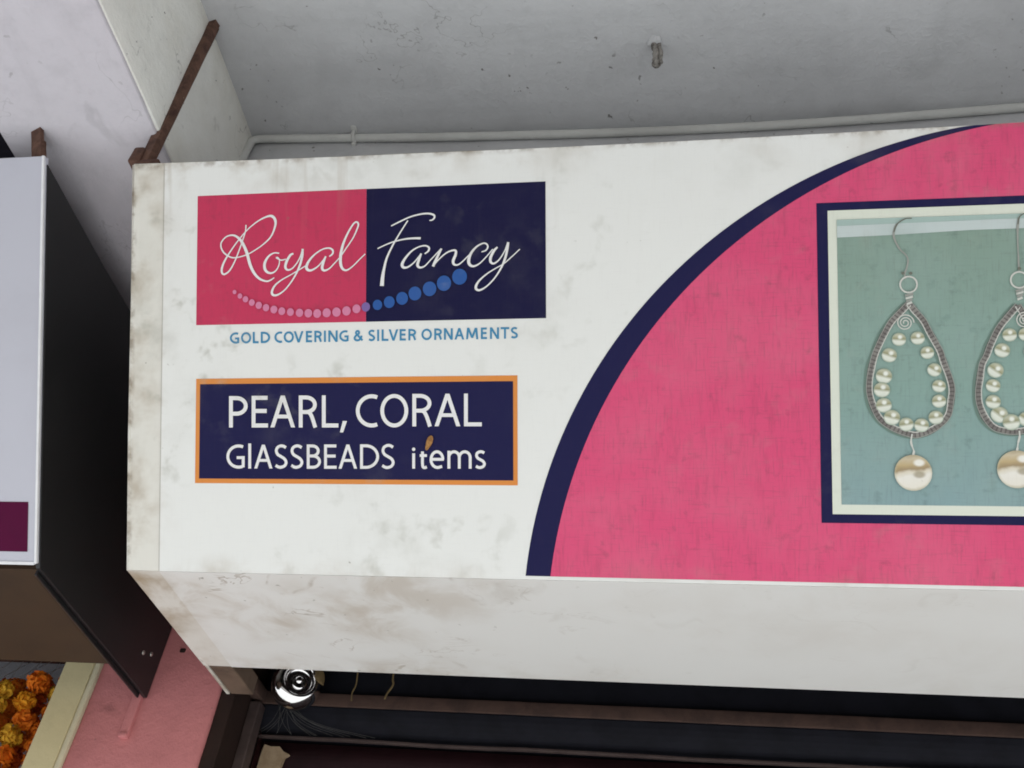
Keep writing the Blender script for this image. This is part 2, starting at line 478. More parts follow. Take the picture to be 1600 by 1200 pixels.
MT['brown_under'] = simple('dark_brown_underside', (0.055, 0.031, 0.016), (0.03, 0.018, 0.012), 3, 0.7, 0.0, 0.6, 0.2)
MT['lilac_sheet'] = simple('lilac_white_flex', (0.53, 0.53, 0.605), (0.47, 0.465, 0.53), 4, 0.5, 0.0, 0.5, 0.05)
MT['lilac_edge'] = simple('bright_white_edge', (0.82, 0.82, 0.85), (0.66, 0.65, 0.68), 20, 0.5, 0.0, 0.5, 0.05)
MT['purple'] = simple('print_dark_purple', (0.085, 0.004, 0.036), (0.065, 0.004, 0.03), 8, 0.55, 0.0, 0.5, 0.05, 0.08)
MT['pipe'] = plaster('painted_pipe', (0.62, 0.62, 0.60), (0.45, 0.44, 0.42), 0.5, 0.5, bump=0.3)
MT['hook'] = plaster('limewashed_rust', (0.30, 0.28, 0.26), (0.05, 0.04, 0.035), 1.0, 1.0, bump=0.9, low=45)
MT['screw'] = simple('dull_screw', (0.5, 0.48, 0.45), (0.3, 0.28, 0.26), 30, 0.4, 0.8, 0.4)
n_ = N('chrome', 0.10, 0.5)
n_.b.inputs['Metallic'].default_value = 1.0
n_.put(n_.b.inputs['Roughness'], n_.ramp(n_.noise(60, 4), 0.3, 0.8, 0.06, 0.16))
MT['chrome'] = n_.color((0.82, 0.80, 0.80))
MT['husk'] = simple('brown_husk', (0.46, 0.23, 0.075), (0.20, 0.09, 0.035), 130, 0.7, 0.0, 0.8, 0.5)
MT['straw'] = simple('dry_straw', (0.17, 0.115, 0.05), (0.07, 0.045, 0.025), 60, 0.8)
MT['paper'] = simple('torn_beige_paper', (0.36, 0.27, 0.18), (0.22, 0.15, 0.09), 25, 0.85, 0.0, 0.7, 0.4)
MT['web'] = simple('dusty_cobweb', (0.10, 0.095, 0.09), (0.05, 0.048, 0.045), 40, 0.95)
for nm, a, b in (('orange', (0.85, 0.22, 0.012), (0.62, 0.11, 0.006)), ('amber', (0.85, 0.36, 0.016), (0.66, 0.20, 0.01)), ('lime', (0.74, 0.40, 0.03), (0.5, 0.24, 0.015)), ('deep', (0.66, 0.11, 0.006), (0.4, 0.05, 0.005))):
    MT['mari_' + nm] = simple('marigold_' + nm, a, b, 45, 0.75, 0.0, 0.8, 0.3)
MT['thread'] = simple('thread', (0.5, 0.47, 0.4), (0.3, 0.27, 0.2), 60, 0.9)
def ground_mat():
    n = N('dusty_concrete_ground', 0.9, 0.2)
    c = n.mix(n.ramp(n.noise(0.6, 7, 0.6), 0.4, 0.7), (0.432, 0.462, 0.470), (0.374, 0.402, 0.410))
    c = n.mix(n.ramp(n.noise(12, 6, 0.7), 0.5, 0.8, 0, 0.4), c, (0.30, 0.30, 0.295))
    n.color(c)
    return n.m
MT['ground'] = ground_mat()

# ------------------------------------------------------------------ ground
def road_mat():
    n = N('dusty_asphalt', 0.9, 0.2)
    c = n.mix(n.ramp(n.noise(0.7, 5, 0.6), 0.4, 0.7), (0.11, 0.112, 0.11), (0.085, 0.086, 0.085))
    n.color(n.mix(n.ramp(n.noise(60, 4, 0.7), 0.5, 0.75, 0, 0.5), c, (0.12, 0.118, 0.112)))
    return n.m
g = link('ground', pyd('ground', [(-400, -400, 0), (400, -400, 0), (400, 400, 0), (-400, 400, 0)], [(0, 1, 2, 3)]), None, road_mat())
g['kind'] = 'structure'
pv = link('bounce_pavement', box_mesh('bounce_pavement', (-30, -2.4, -0.05), (30, 3.4, 0.13), 0.012), None, MT['ground'])  # unseen pale strip, added and sized to bounce light up at the sign
pv['kind'] = 'structure'

# ------------------------------------------------------------------ building
ZC = 3.785          # canopy soffit
YL = 1.455          # face of the lintel wall behind the sign top
ZB = 3.352          # beam soffit
BX0, BX1 = -1.532, -1.146
YP = 2.358          # pillar face
bld = empty('shop_building', (0, 2.4, 0))
tag(bld, 'whitewashed shop front with grey concrete canopy, pale beam and pink pillar', 'building')
BO = Vector((0, 2.4, 0))
def bpart(name, mesh, mat, parent=bld):
    mesh.transform(Matrix.Translation(-BO))
    return link(name, mesh, parent, mat)
CANOPY_Y = -0.55
def sag(x):
    """the hand-cast canopy dips a little between its beams"""
    t = (x + 1.14) / 2.6
    return -0.052 * math.sin(math.pi * min(1.0, max(0.0, t))) ** 0.9 if 0 < t < 1 else 0.0
def sagged(me, zmax):
    for v in me.vertices:
        v.co.z += sag(v.co.x)
    return me
bpart('canopy_slab', sagged(rough_box_mesh('canopy_slab', (-1.30, CANOPY_Y, ZC), (2.90, 3.4, ZC + 0.16), 0.12, 0.004, 0.008), 0), MT['ceiling'])
bpart('unseen_sky_blocker', rough_box_mesh('unseen_sky_blocker', (-5.0, CANOPY_Y - 0.10, ZC - 0.46), (6.5, CANOPY_Y + 0.004, ZC + 0.17), 0.3, 0.004, 0.01, 7), MT['outer_wall'])  # unseen drop added to cut sky light on the sign's top
bpart('canopy_slab', rough_box_mesh('canopy_slab', (-5.0, CANOPY_Y, ZC), (-1.305, 3.4, ZC + 0.16), 0.2, 0.004, 0.008, 3), MT['bay_shade'])
bpart('canopy_slab', rough_box_mesh('canopy_slab', (2.905, CANOPY_Y, ZC), (6.5, 3.4, ZC + 0.16), 0.2, 0.004, 0.008, 5), MT['ceiling'])
# cantilever beam: flank is given a lighter, creamier colour than the soffit, so the beam is a core plus a flank coat
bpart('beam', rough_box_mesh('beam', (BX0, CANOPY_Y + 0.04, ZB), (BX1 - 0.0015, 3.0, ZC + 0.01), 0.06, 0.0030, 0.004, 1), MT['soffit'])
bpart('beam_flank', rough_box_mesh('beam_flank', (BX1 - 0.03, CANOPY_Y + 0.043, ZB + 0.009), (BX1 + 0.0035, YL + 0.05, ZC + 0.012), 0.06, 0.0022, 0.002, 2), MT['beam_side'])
bpart('beam', rough_box_mesh('beam', (2.66, CANOPY_Y + 0.04, ZB), (3.04, 3.0, ZC + 0.01), 0.12, 0.003, 0.007, 4), MT['soffit'])
bpart('lintel_wall', rough_box_mesh('lintel_wall', (BX1 - 0.02, YL, 2.95), (2.70, YL + 0.2, ZC + 0.01), 0.08, 0.003, 0.008, 8), MT['ceiling'])
bpart('lintel_wall', rough_box_mesh('lintel_wall', (-5.0, YL + 0.35, 3.0), (BX0 + 0.02, YL + 0.5, ZC + 0.01), 0.2, 0.003, 0.008, 9), MT['bay_shade'])
# fillet of plaster in the corner between beam flank and canopy
fil = []
bpart('pillar', rough_box_mesh('pillar', (-1.562, YP, 0.0), (-1.192, 2.86, ZB + 0.02), 0.09, 0.003, 0.010, 11), MT['pink_wall'])
bpart('pillar', rough_box_mesh('pillar', (2.68, YP, 0.0), (3.02, 2.86, ZB + 0.02), 0.2, 0.003, 0.010, 12), MT['pink_wall'])
tr = bpart('trim_board', box_mesh('trim_board', (-1.662, YP - 0.014, 0.0), (-1.574, YP + 0.10, ZB), 0.003), MT['cream_trim'])
bpart('trim_edge', rough_box_mesh('trim_edge', (-1.5735, YP - 0.011, 0.0), (-1.556, YP + 0.03, ZB), 0.05, 0.0025, 0.004, 6), MT['cream_edge_lit'])
# painted steel stub left in the pillar plaster under the neighbour's side board
bpart('wall_stub', rough_box_mesh('wall_stub', (-1.426, YP - 0.013, 2.412), (-1.400, YP + 0.02, 2.54), 0.015, 0.0012, 0.003, 14), MT['pink_wall'])
bpart('wall_stub_knob', rough_box_mesh('wall_stub_knob', (-1.4245, YP - 0.017, 2.412), (-1.4015, YP + 0.01, 2.426), 0.008, 0.0015, 0.003, 15), MT['pink_wall'])
bpart('wall_plug', rough_box_mesh('wall_plug', (-1.342, YP - 0.004, 2.660), (-1.326, YP + 0.01, 2.672), 0.008, 0.002, 0.003, 16), MT['jamb'])
# recess behind the sign
bpart('jamb', box_mesh('jamb', (-1.192, YP + 0.012, 0.0), (-1.150, 2.60, 2.9), 0.004), MT['jamb'])
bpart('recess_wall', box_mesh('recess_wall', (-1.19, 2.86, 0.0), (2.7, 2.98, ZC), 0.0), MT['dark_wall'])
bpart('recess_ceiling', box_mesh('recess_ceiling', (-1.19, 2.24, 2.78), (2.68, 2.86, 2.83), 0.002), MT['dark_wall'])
# neighbour's recess
bpart('inner_wall', box_mesh('inner_wall', (-5.0, 2.95, 0.0), (-1.562, 3.05, ZC), 0.0), MT['grey_wall'])
bpart('upper_wall', rough_box_mesh('upper_wall', (-5.0, 1.5, ZC + 0.16), (6.5, 1.7, 7.0), 0.6, 0.004, 0.01, 21), MT['outer_wall'])

# ------------------------------------------------------------------ sign frame of reference
TILT = 0.68398
O = Vector((-1.16546, 1.71858, 2.54722))
SV = Vector((0, -math.sin(TILT), math.cos(TILT)))
NV = Vector((0, -math.cos(TILT), -math.sin(TILT)))
def w2s(p):
    d = Vector(p) - O
    return Vector((d.x, d.dot(SV), d.dot(NV)))
SIGN_L, SIGN_H = 3.80, 0.900
sign = empty('shop_sign', O)
sign.rotation_euler = (math.radians(90) + TILT, 0, 0)
tag(sign, 'long white tilted shop signboard printed with pink disc, logo panels and earring photo', 'signboard')
HM = ((1.5966706786e-03, 2.3529712294e-05, -3.4027557967e-01), (3.3171420670e-05, -1.4658882788e-03, 1.2980062840), (1.1809436935e-04, 3.2055724008e-05, 1.0))
def art(x, y):
    """traced artwork coordinate -> metres on the board (rectification of the flat print)"""
    a = [r[0] * x + r[1] * y + r[2] for r in HM]
    return Vector((a[0] / a[2], a[1] / a[2]))

def spart(name, mesh, mat, parent=sign):
    return link(name, mesh, parent, mat)
def sheet(name, poly, w, mat, parent):
    """flat printed polygon at height w above the board"""
    return spart(name, pyd(name, [(p[0], p[1], w) for p in poly], [tuple(range(len(poly)))]), mat, parent)
def rect(name, u0, v0, u1, v1, w, mat, parent):
    return sheet(name, [(u0, v0), (u1, v0), (u1, v1), (u0, v1)], w, mat, parent)

Yb = 2.185
su = lambda y, z: w2s((0, y, z)).yz      # profile point in sign frame (v, w)
# the carcass
bot = O.z
def profile_board(name, x0, x1, pts, mat, bev=0.002):
    poly = [(x0, *su(y, z)) for y, z in pts]
    return spart(name, prism_mesh(name, [(O.x * 0 + p[0], p[1], p[2]) for p in poly], (x1 - x0, 0, 0), bev), mat)
def top_v(u):
    """upper edge of the hand-made board: dips about a centimetre along its length"""
    return SIGN_H - 0.0085 * math.sin(math.pi * min(1.0, max(0.0, u / 2.1))) ** 0.8 if 0 < u < 2.1 else SIGN_H
def board_mesh(name, u0, u1, v0, dv, w0, w1, n=64):
    vv_, ff_ = [], []
    for i in range(n + 1):
        u = u0 + (u1 - u0) * i / n
        vt = top_v(u) - dv
        vv_ += [(u, v0, w0), (u, v0, w1), (u, vt, w1), (u, vt, w0)]
    for i in range(n):
        b = 4 * i
        for j in range(4):
            k = (j + 1) % 4
            ff_.append((b + j, b + 4 + j, b + 4 + k, b + k))
    ff_ += [(0, 1, 2, 3), (4 * n + 3, 4 * n + 2, 4 * n + 1, 4 * n)]
    bm = bmesh.new()
    bm.from_mesh(pyd(name, vv_, ff_))
    return bm_mesh(name, bm)
spart('front_board', board_mesh('front_board', 0.004, SIGN_L - 0.004, 0.0, 0.0, -0.012, 0.0), MT['flex_end'])
topw = O + SV * SIGN_H
side_pts = [(O.y + 0.012, bot + 0.002), (topw.y + 0.014, topw.z - 0.002), (topw.y + 0.17, topw.z - 0.004), (2.352, 2.95), (2.352, bot - 0.004), (Yb, bot - 0.002)]
profile_board('side_board', 0.0, 0.010, side_pts, MT['flex_end'])
profile_board('side_board', SIGN_L - 0.010, SIGN_L, side_pts, MT['flex_end'])
# underside (two sheets with a lap)
def slab_local(name, x0, x1, y0, y1, z0, z1, mat, bev=0.001):
    pts = [(y0, z0), (y1, z0), (y1, z1), (y0, z1)]
    return profile_board(name, x0, x1, pts, mat, bev)
slab_local('underside_sheet', 0.0745, SIGN_L - 0.002, O.y + 0.0008, Yb, bot - 0.0030, bot + 0.0005, MT['under'], 0.0005)
slab_local('underside_end_sheet', -0.002, 0.0755, O.y + 0.0008, Yb, bot - 0.0016, bot + 0.0012, MT['under_end'], 0.0004)
slab_local('end_rail', 0.011, 0.075, Yb + 0.002, 2.355, bot - 0.002, bot + 0.05, MT['ply'], 0.004)
slab_local('back_rail', 0.0765, SIGN_L - 0.011, Yb - 0.04, Yb - 0.006, bot + 0.006, bot + 0.05, MT['ply'], 0.003)
slab_local('top_board', 0.011, SIGN_L - 0.011, topw.y + 0.06, topw.y + 0.16, topw.z - 0.03, topw.z - 0.012, MT['ply'], 0.002)
# wrapped sheet edges
spart('edge_trim', tube_mesh('edge_trim', [(0.0, -0.002, -0.003), (-0.001, 0.3, -0.002), (0.0005, 0.6, -0.003), (-0.0005, 0.897, -0.003)], 0.0045, 8), MT['flex_end'])
spart('edge_trim', tube_mesh('edge_trim', [(SIGN_L, -0.002, -0.003), (SIGN_L, 0.897, -0.003)], 0.0045, 8), MT['flex_end'])
# wavy top wrap so the upper edge is not ruler straight
tp = []
for k in range(61):
    u = SIGN_L * k / 60
    tp.append((u, top_v(u) - 0.0035 + 0.0014 * mnoise.noise(Vector((u * 2.3, 0, 4))) , -0.003))
spart('edge_trim', tube_mesh('edge_trim', tp, 0.0045, 8), MT['flex_end'])

# face sheets
W0 = 0.0008
spart('end_sheet', board_mesh('end_sheet', 0.002, 0.0775, -0.0008, 0.001, 0.0002, 0.0010, 4), MT['flex_end'])
face = spart('face_sheet', board_mesh('face_sheet', 0.0735, SIGN_L - 0.002, -0.0012, 0.0012, 0.0012, 0.0030), MT['flex_white'])
FW = 0.0030
L1, L2, L3, L4, L5 = FW + 0.0007, FW + 0.0014, FW + 0.0021, FW + 0.0028, FW + 0.0035

# ---- stroke -> ribbon
def ribbon(verts, faces, uvs, pts, wid, w0, w1, square=0.0):
    """pts: 2-D polyline (metres), wid: width or list; laid at height w0..w1 so crossing strokes never share a plane"""
    P = [Vector((p[0], p[1])) for p in pts]
    Q = [P[0]]
    for p in P[1:]:
        if (p - Q[-1]).length > 1e-6:
            Q.append(p)
    if isinstance(wid, (list, tuple)) and len(Q) != len(P):
        wid = [wid[min(i, len(wid) - 1)] for i in range(len(Q))]
    P = Q
    if square:
        P[0] = P[0] + (P[0] - P[1]).normalized() * square
        P[-1] = P[-1] + (P[-1] - P[-2]).normalized() * square
    s = 0.0
    b = len(verts)
    for i, p in enumerate(P):
        a = (p - P[i - 1]).normalized() if i > 0 else None
        c = (P[i + 1] - p).normalized() if i < len(P) - 1 else None
        t = a if c is None else (c if a is None else (a + c))
        t = t.normalized() if t.length > 1e-6 else (c or a)
        nrm = Vector((-t.y, t.x))
        k = 1.0
        if a is not None and c is not None:
            k = 1.0 / max(0.6, t.dot(c))
        hw = (wid[i] if isinstance(wid, (list, tuple)) else wid) * 0.5 * k
        if i > 0:
            s += (p - P[i - 1]).length
        h = w0 + (w1 - w0) * i / max(1, len(P) - 1)
        verts.append((p.x + nrm.x * hw, p.y + nrm.y * hw, h))
        verts.append((p.x - nrm.x * hw, p.y - nrm.y * hw, h))
        uvs += [(s, 1.0), (s, 0.0)]
    for i in range(len(P) - 1):
        faces.append((b + 2 * i, b + 2 * i + 1, b + 2 * i + 3, b + 2 * i + 2))

def disc_pts(verts, faces, uvs, c, rx, ry, h, n=28, rot=0.0):
    b = len(verts)
    for k in range(n):
        a = 2 * math.pi * k / n
        verts.append((c[0] + rx * math.cos(a), c[1] + ry * math.sin(a), h))
        uvs.append((0.5 + 0.5 * math.cos(a + rot), 0.5 + 0.5 * math.sin(a + rot)))
    faces.append(tuple(range(b, b + n)))

def flat(name, V, F, U, mat, parent):
    # orient every face outwards (+w)
    FF = []
    for f in F:
        a = sum(V[f[i]][0] * V[f[(i + 1) % len(f)]][1] - V[f[(i + 1) % len(f)]][0] * V[f[i]][1] for i in range(len(f)))
        FF.append(f if a > 0 else tuple(reversed(f)))
    me = pyd(name, V, FF)
    if U:
        lay = me.uv_layers.new(name='UVMap')
        for lp in me.loops:
            lay.data[lp.index].uv = U[lp.vertex_index]
    return link(name, me, parent, mat)

# ---- the sans alphabet: centre lines in a unit box
def ell(cx, cy, rx, ry, a0, a1, n=20):
    return [(cx + rx * math.cos(math.radians(a0 + (a1 - a0) * k / n)), cy + ry * math.sin(math.radians(a0 + (a1 - a0) * k / n))) for k in range(n + 1)]
def smooth2(pts, n=6):
    return [(p.x, p.y) for p in catmull([Vector((a, b, 0)) for a, b in pts], n)]
STEM = ('l', [(0, 0), (0, 1)])
SCURVE = ('c', smooth2([(0.95, 0.92), (0.72, 0.99), (0.45, 1.0), (0.16, 0.92), (0.06, 0.76), (0.2, 0.6), (0.5, 0.5), (0.82, 0.39), (0.97, 0.23), (0.83, 0.07), (0.5, 0.0), (0.25, 0.015), (0.0, 0.09)]))
GLYPH = {
    'P': [STEM, ('c', [(0, 1), (0.38, 1)] + ell(0.38, 0.715, 0.62, 0.285, 90, -90) + [(0, 0.43)])],
    'E': [STEM, ('l', [(0.02, 1), (0.92, 1)]), ('l', [(0.02, 0.525), (0.86, 0.525)]), ('l', [(0.02, 0), (0.96, 0)])],
    'A': [('d', (0, 0), (0.5, 1)), ('d', (1, 0), (0.5, 1)), ('b', [(0.2, 0.32), (0.8, 0.32)])],
    'R': [STEM, ('c', [(0, 1), (0.34, 1)] + ell(0.34, 0.74, 0.56, 0.26, 90, -90) + [(0, 0.48)]), ('c', smooth2([(0.36, 0.49), (0.56, 0.45), (0.70, 0.32), (0.82, 0.13), (0.93, -0.075)]))],
    'L': [STEM, ('l', [(0.02, 0), (0.98, 0)])],
    'C': [('c', ell(0.72, 0.5, 0.72, 0.5, 67, 293, 30))],
    'O': [('c', ell(0.5, 0.5, 0.5, 0.5, 90, 451, 40))],
    'G': [('c', ell(0.70, 0.5, 0.70, 0.5, 66, 292, 30)), ('l', [(1.0, 0.45), (1.0, 0.06)]), ('b', [(0.58, 0.45), (0.98, 0.45)])],
    'S': [SCURVE],
    'B': [STEM, ('c', [(0, 1), (0.38, 1)] + ell(0.38, 0.765, 0.5, 0.235, 90, -90) + [(0, 0.53)]), ('c', [(0, 0.53), (0.42, 0.53)] + ell(0.42, 0.265, 0.58, 0.265, 90, -90) + [(0, 0)])],
    'D': [STEM, ('c', [(0, 1), (0.28, 1)] + ell(0.28, 0.5, 0.72, 0.5, 90, -90, 26) + [(0, 0)])],
    'I': [STEM], 'l': [STEM],
    'N': [STEM, ('l', [(1, 0), (1, 1)]), ('d', (1, 0), (0, 1))],
    'V': [('d', (0.5, 0), (0, 1)), ('d', (0.5, 0), (1, 1))],
    'M': [('d', (0.0, 0), (0.10, 1)), ('d', (1.0, 0), (0.90, 1)), ('d', (0.5, 0.12), (0.12, 1)), ('d', (0.5, 0.12), (0.88, 1))],
    'T': [('l', [(0.5, 0), (0.5, 1)]), ('l', [(0, 1), (1, 1)])],
    '&': [('c', smooth2([(1.0, 0.0), (0.72, 0.25), (0.34, 0.6), (0.18, 0.82), (0.3, 0.98), (0.47, 0.98), (0.58, 0.84), (0.48, 0.68), (0.2, 0.5), (0.02, 0.28), (0.12, 0.06), (0.4, 0.0), (0.66, 0.1), (0.84, 0.34), (0.88, 0.5)]))],
    'i': [('l', [(0, 0), (0, 0.80)]), ('o', (0, 1.16), 0.58)],
    't': [('c', smooth2([(0.38, 1.02), (0.38, 0.7), (0.38, 0.25), (0.46, 0.04), (0.7, -0.01), (0.98, 0.04)])), ('b', [(0, 0.76), (1.0, 0.76)])],
    'e': [('c', [(0.05, 0.52), (0.96, 0.52)] + ell(0.5, 0.5, 0.48, 0.5, 8, 180, 20) + ell(0.55, 0.5, 0.53, 0.5, 182, 292, 16) + [(0.92, 0.07)])],
    'm': [('l', [(0, 0), (0, 0.97)]), ('c', [(0.0, 0.66)] + ell(0.245, 0.62, 0.245, 0.38, 165, 0, 16) + [(0.49, 0.0), (0.49, -0.1)]), ('c', [(0.49, 0.66)] + ell(0.745, 0.62, 0.255, 0.38, 165, 0, 16) + [(1.0, 0.0), (1.0, -0.1)])],
    's': [SCURVE],
}
def letter(ch, box, sw, h, mat, parent):
    """box = artwork rectangle x0,x1,top,bottom in traced units; sw = stroke width in traced units"""
    x0, x1, yt, yb = box
    k = (art(x0 + 10, yb) - art(x0, yb)).length / 10
    V, F, U = [], [], []
    hs = sw / 2
    sx0, sx1, sy0, sy1 = x0 + hs, x1 - hs, yb - hs, yt + hs
    if sx1 < sx0:
        sx0 = sx1 = (x0 + x1) / 2
    mp = lambda p: art(sx0 + (sx1 - sx0) * p[0], sy0 + (sy1 - sy0) * p[1])
    for si, st in enumerate(GLYPH[ch]):
        z = h + si * 0.00022
        if st[0] == 'l':
            ribbon(V, F, U, [mp(p) for p in st[1]], sw * k, z, z + 0.0001, sw * k * 0.5)
        elif st[0] == 'b':
            ribbon(V, F, U, [mp(p) for p in st[1]], sw * k * 0.92, z, z + 0.0001)
        elif st[0] == 'c':
            ribbon(V, F, U, [mp(p) for p in st[1]], sw * k * 0.98, z, z + 0.0004)
        elif st[0] == 'o':
            c = mp(st[1])
            disc_pts(V, F, U, c, sw * k * st[2], sw * k * st[2], z, 18)
        elif st[0] == 'd':
            (ax, ay), (bx, by) = st[1], st[2]
            X = lambda q: x0 + hs * 1.05 + (x1 - x0 - hs * 2.1) * q
            Y = lambda q: yb + (yt - yb) * q
            pa, pb = (X(ax), Y(ay)), (X(bx), Y(by))
            ln = math.hypot(pb[0] - pa[0], pb[1] - pa[1])
            hw = hs * ln / abs(pb[1] - pa[1])
            q = [art(pa[0] - hw, pa[1]), art(pa[0] + hw, pa[1]), art(pb[0] + hw, pb[1]), art(pb[0] - hw, pb[1])]
            b = len(V)
            for p in q:
                V.append((p.x, p.y, z))
                U.append((0, 0))
            F.append((b, b + 1, b + 2, b + 3))
    return flat('letter', V, F, U, mat, parent)

# ---- logo panel
logo = rect('logo_panel', 0.155, 0.5348, 0.5405, 0.8200, L1, MT['print_logo_pink'], sign)
rect('logo_dark_half', 0.5407, 0.5348, 0.9262, 0.8198, L1, MT['print_logo_navy'], logo)
c1 = lambda pts: [(330 + x / 5.926, 320 + y / 5.926) for x, y in pts]
c2 = lambda pts: [(580 + x / 5.926, 320 + y / 5.926) for x, y in pts]
def script(strokes, conv, parent, mat):
    V, F, U = [], [], []
    for si, (pts, wd) in enumerate(strokes):
        P3 = catmull([Vector((*p, 0)) for p in conv(pts)], 7)
        n = len(P3)
        wl = []
        for i in range(n):
            t = i / (n - 1) * (len(wd) - 1)
            a = int(min(t, len(wd) - 2))
            wl.append((wd[a] + (wd[a + 1] - wd[a]) * (t - a)) / 5.926 * 0.00112)
        ribbon(V, F, U, [art(p.x, p.y) for p in P3], wl, L2 + si * 0.0004, L2 + si * 0.0004 + 0.0009)
    return flat('letter', V, F, U, mat, parent)
PW = MT['print_white']
script([([(330, 190), (325, 250), (300, 330), (265, 430), (225, 530), (180, 610), (135, 645), (110, 635), (108, 590), (135, 520), (190, 430), (270, 320), (360, 220), (450, 150), (530, 112), (575, 112), (602, 150), (598, 210), (560, 300), (490, 370), (420, 420), (340, 465), (250, 491), (190, 489), (130, 450), (102, 400), (105, 350), (150, 300), (210, 286), (260, 310), (300, 360), (340, 450), (370, 560), (410, 640), (460, 690), (520, 711), (560, 700), (593, 678)],
         [15, 14, 15, 15, 16, 18, 20, 24, 26, 22, 16, 14, 14, 16, 22, 32, 32, 24, 18, 15, 14, 14, 14, 16, 18, 18, 16, 16, 20, 28, 34, 36, 36, 32, 26, 20, 16, 13])], c1, logo, PW)
script([([(637, 452), (590, 450), (540, 480), (505, 540), (505, 595), (530, 628), (570, 635), (610, 610), (636, 560), (640, 515), (625, 492), (608, 492)], [14, 15, 22, 32, 34, 28, 20, 15, 14, 13, 13, 13]),
        ([(608, 494), (655, 516), (702, 508)], [13, 15, 13])], c1, logo, PW)
script([([(768, 455), (740, 470), (705, 530), (695, 580), (715, 606), (755, 595), (800, 545), (835, 480), (855, 412)], [20, 26, 32, 30, 22, 16, 14, 14, 16]),
        ([(855, 412), (850, 480), (830, 560), (790, 650), (740, 730), (680, 800), (620, 838), (580, 836), (572, 805), (600, 750), (660, 700), (740, 655), (800, 620), (885, 568)], [26, 28, 26, 20, 16, 16, 22, 28, 28, 20, 15, 13, 13, 13])], c1, logo, PW)
script([([(1100, 482), (1130, 457), (1132, 425), (1100, 405), (1040, 415), (970, 460), (915, 520), (890, 575), (902, 605), (940, 608), (1000, 570), (1050, 510), (1068, 480)], [14, 20, 22, 18, 15, 18, 26, 34, 32, 22, 15, 14, 16]),
        ([(1068, 480), (1045, 540), (1035, 590), (1055, 612), (1100, 595), (1150, 545), (1203, 488)], [20, 30, 32, 24, 16, 13, 13])], c1, logo, PW)
script([([(1200, 490), (1260, 400), (1320, 310), (1360, 220), (1368, 178), (1345, 164), (1310, 200), (1260, 290), (1225, 380), (1206, 470), (1206, 550), (1226, 598), (1265, 608), (1320, 570), (1380, 510), (1434, 458)], [13, 14, 15, 18, 20, 18, 18, 22, 28, 34, 34, 28, 18, 14, 13, 12])], c1, logo, PW)
script([([(190, 200), (270, 160), (370, 115), (470, 90), (540, 86), (585, 100), (590, 125), (570, 145), (545, 150)], [14, 16, 16, 18, 20, 22, 20, 16, 12]),
        ([(345, 150), (300, 220), (245, 310), (195, 400), (150, 500), (125, 600), (112, 680), (106, 755)], [14, 15, 17, 20, 24, 30, 40, 46]),
        ([(65, 410), (140, 375), (220, 345), (320, 322), (400, 315), (465, 315)], [13, 14, 15, 18, 22, 25])], c2, logo, PW)
script([([(500, 457), (533, 432), (540, 402), (510, 383), (450, 392), (380, 432), (320, 500), (292, 555), (305, 583), (345, 580), (400, 540), (450, 480), (468, 455)], [14, 20, 22, 18, 15, 18, 26, 34, 30, 20, 15, 14, 16]),
        ([(468, 455), (445, 520), (435, 562), (455, 584), (500, 572), (560, 510), (652, 412)], [20, 30, 32, 24, 16, 13, 13])], c2, logo, PW)
script([([(655, 408), (625, 470), (592, 540), (578, 575)], [22, 28, 30, 30]),
        ([(580, 570), (630, 510), (700, 450), (760, 426), (788, 432), (785, 470), (765, 520), (770, 553), (805, 560), (850, 530), (912, 468)], [14, 14, 16, 20, 26, 30, 32, 26, 18, 14, 13])], c2, logo, PW)
script([([(1025, 440), (1065, 425), (1083, 395), (1073, 368), (1040, 360), (980, 392), (930, 450), (907, 515), (917, 558), (955, 572), (1010, 545), (1070, 485), (1130, 415)], [12, 16, 18, 18, 16, 20, 28, 36, 32, 22, 15, 13, 13])], c2, logo, PW)
script([([(1172, 395), (1140, 430), (1110, 490), (1110, 532), (1140, 547), (1190, 510), (1240, 430), (1270, 350)], [20, 28, 32, 28, 20, 15, 14, 16]),
        ([(1272, 350), (1262, 420), (1240, 510), (1200, 600), (1140, 690), (1070, 760), (1010, 793), (977, 783), (977, 750), (1010, 700), (1080, 640), (1160, 590), (1230, 550), (1300, 490), (1380, 415)], [26, 28, 26, 20, 16, 16, 22, 28, 28, 20, 15, 13, 13, 13, 12])], c2, logo, PW)
beads = [(217, 516, 9), (240, 533, 11), (264, 547, 13), (291, 561, 14), (321, 573, 15), (352, 583, 15), (386, 591, 16), (420, 598, 16), (457, 602, 16), (496, 605, 17), (534, 607, 17.5), (572, 608, 18), (613, 605, 18.5), (655, 602, 19), (698, 597, 19), (741, 588, 18), (781, 580, 19), (831, 571, 21), (882, 559, 24), (937, 543, 26), (992, 522, 28), (1055, 502, 29.5), (1117, 478, 31), (1184, 450, 32)]
for i, (x, y, r) in enumerate(beads):
    c = art(290 + x / 2.759, 270 + y / 2.759)
    V, F, U = [], [], []
    rr = r / 2.759 * 0.00141
    disc_pts(V, F, U, c, rr * 0.97, rr * 1.03, L2 + 0.0022 if i % 2 else L2 + 0.0024, 22)
    flat('bead', V, F, U, MT['print_bead_pink'] if i < 16 else (MT['print_bead_mauve'] if i == 16 else MT['print_bead_blue']), logo)

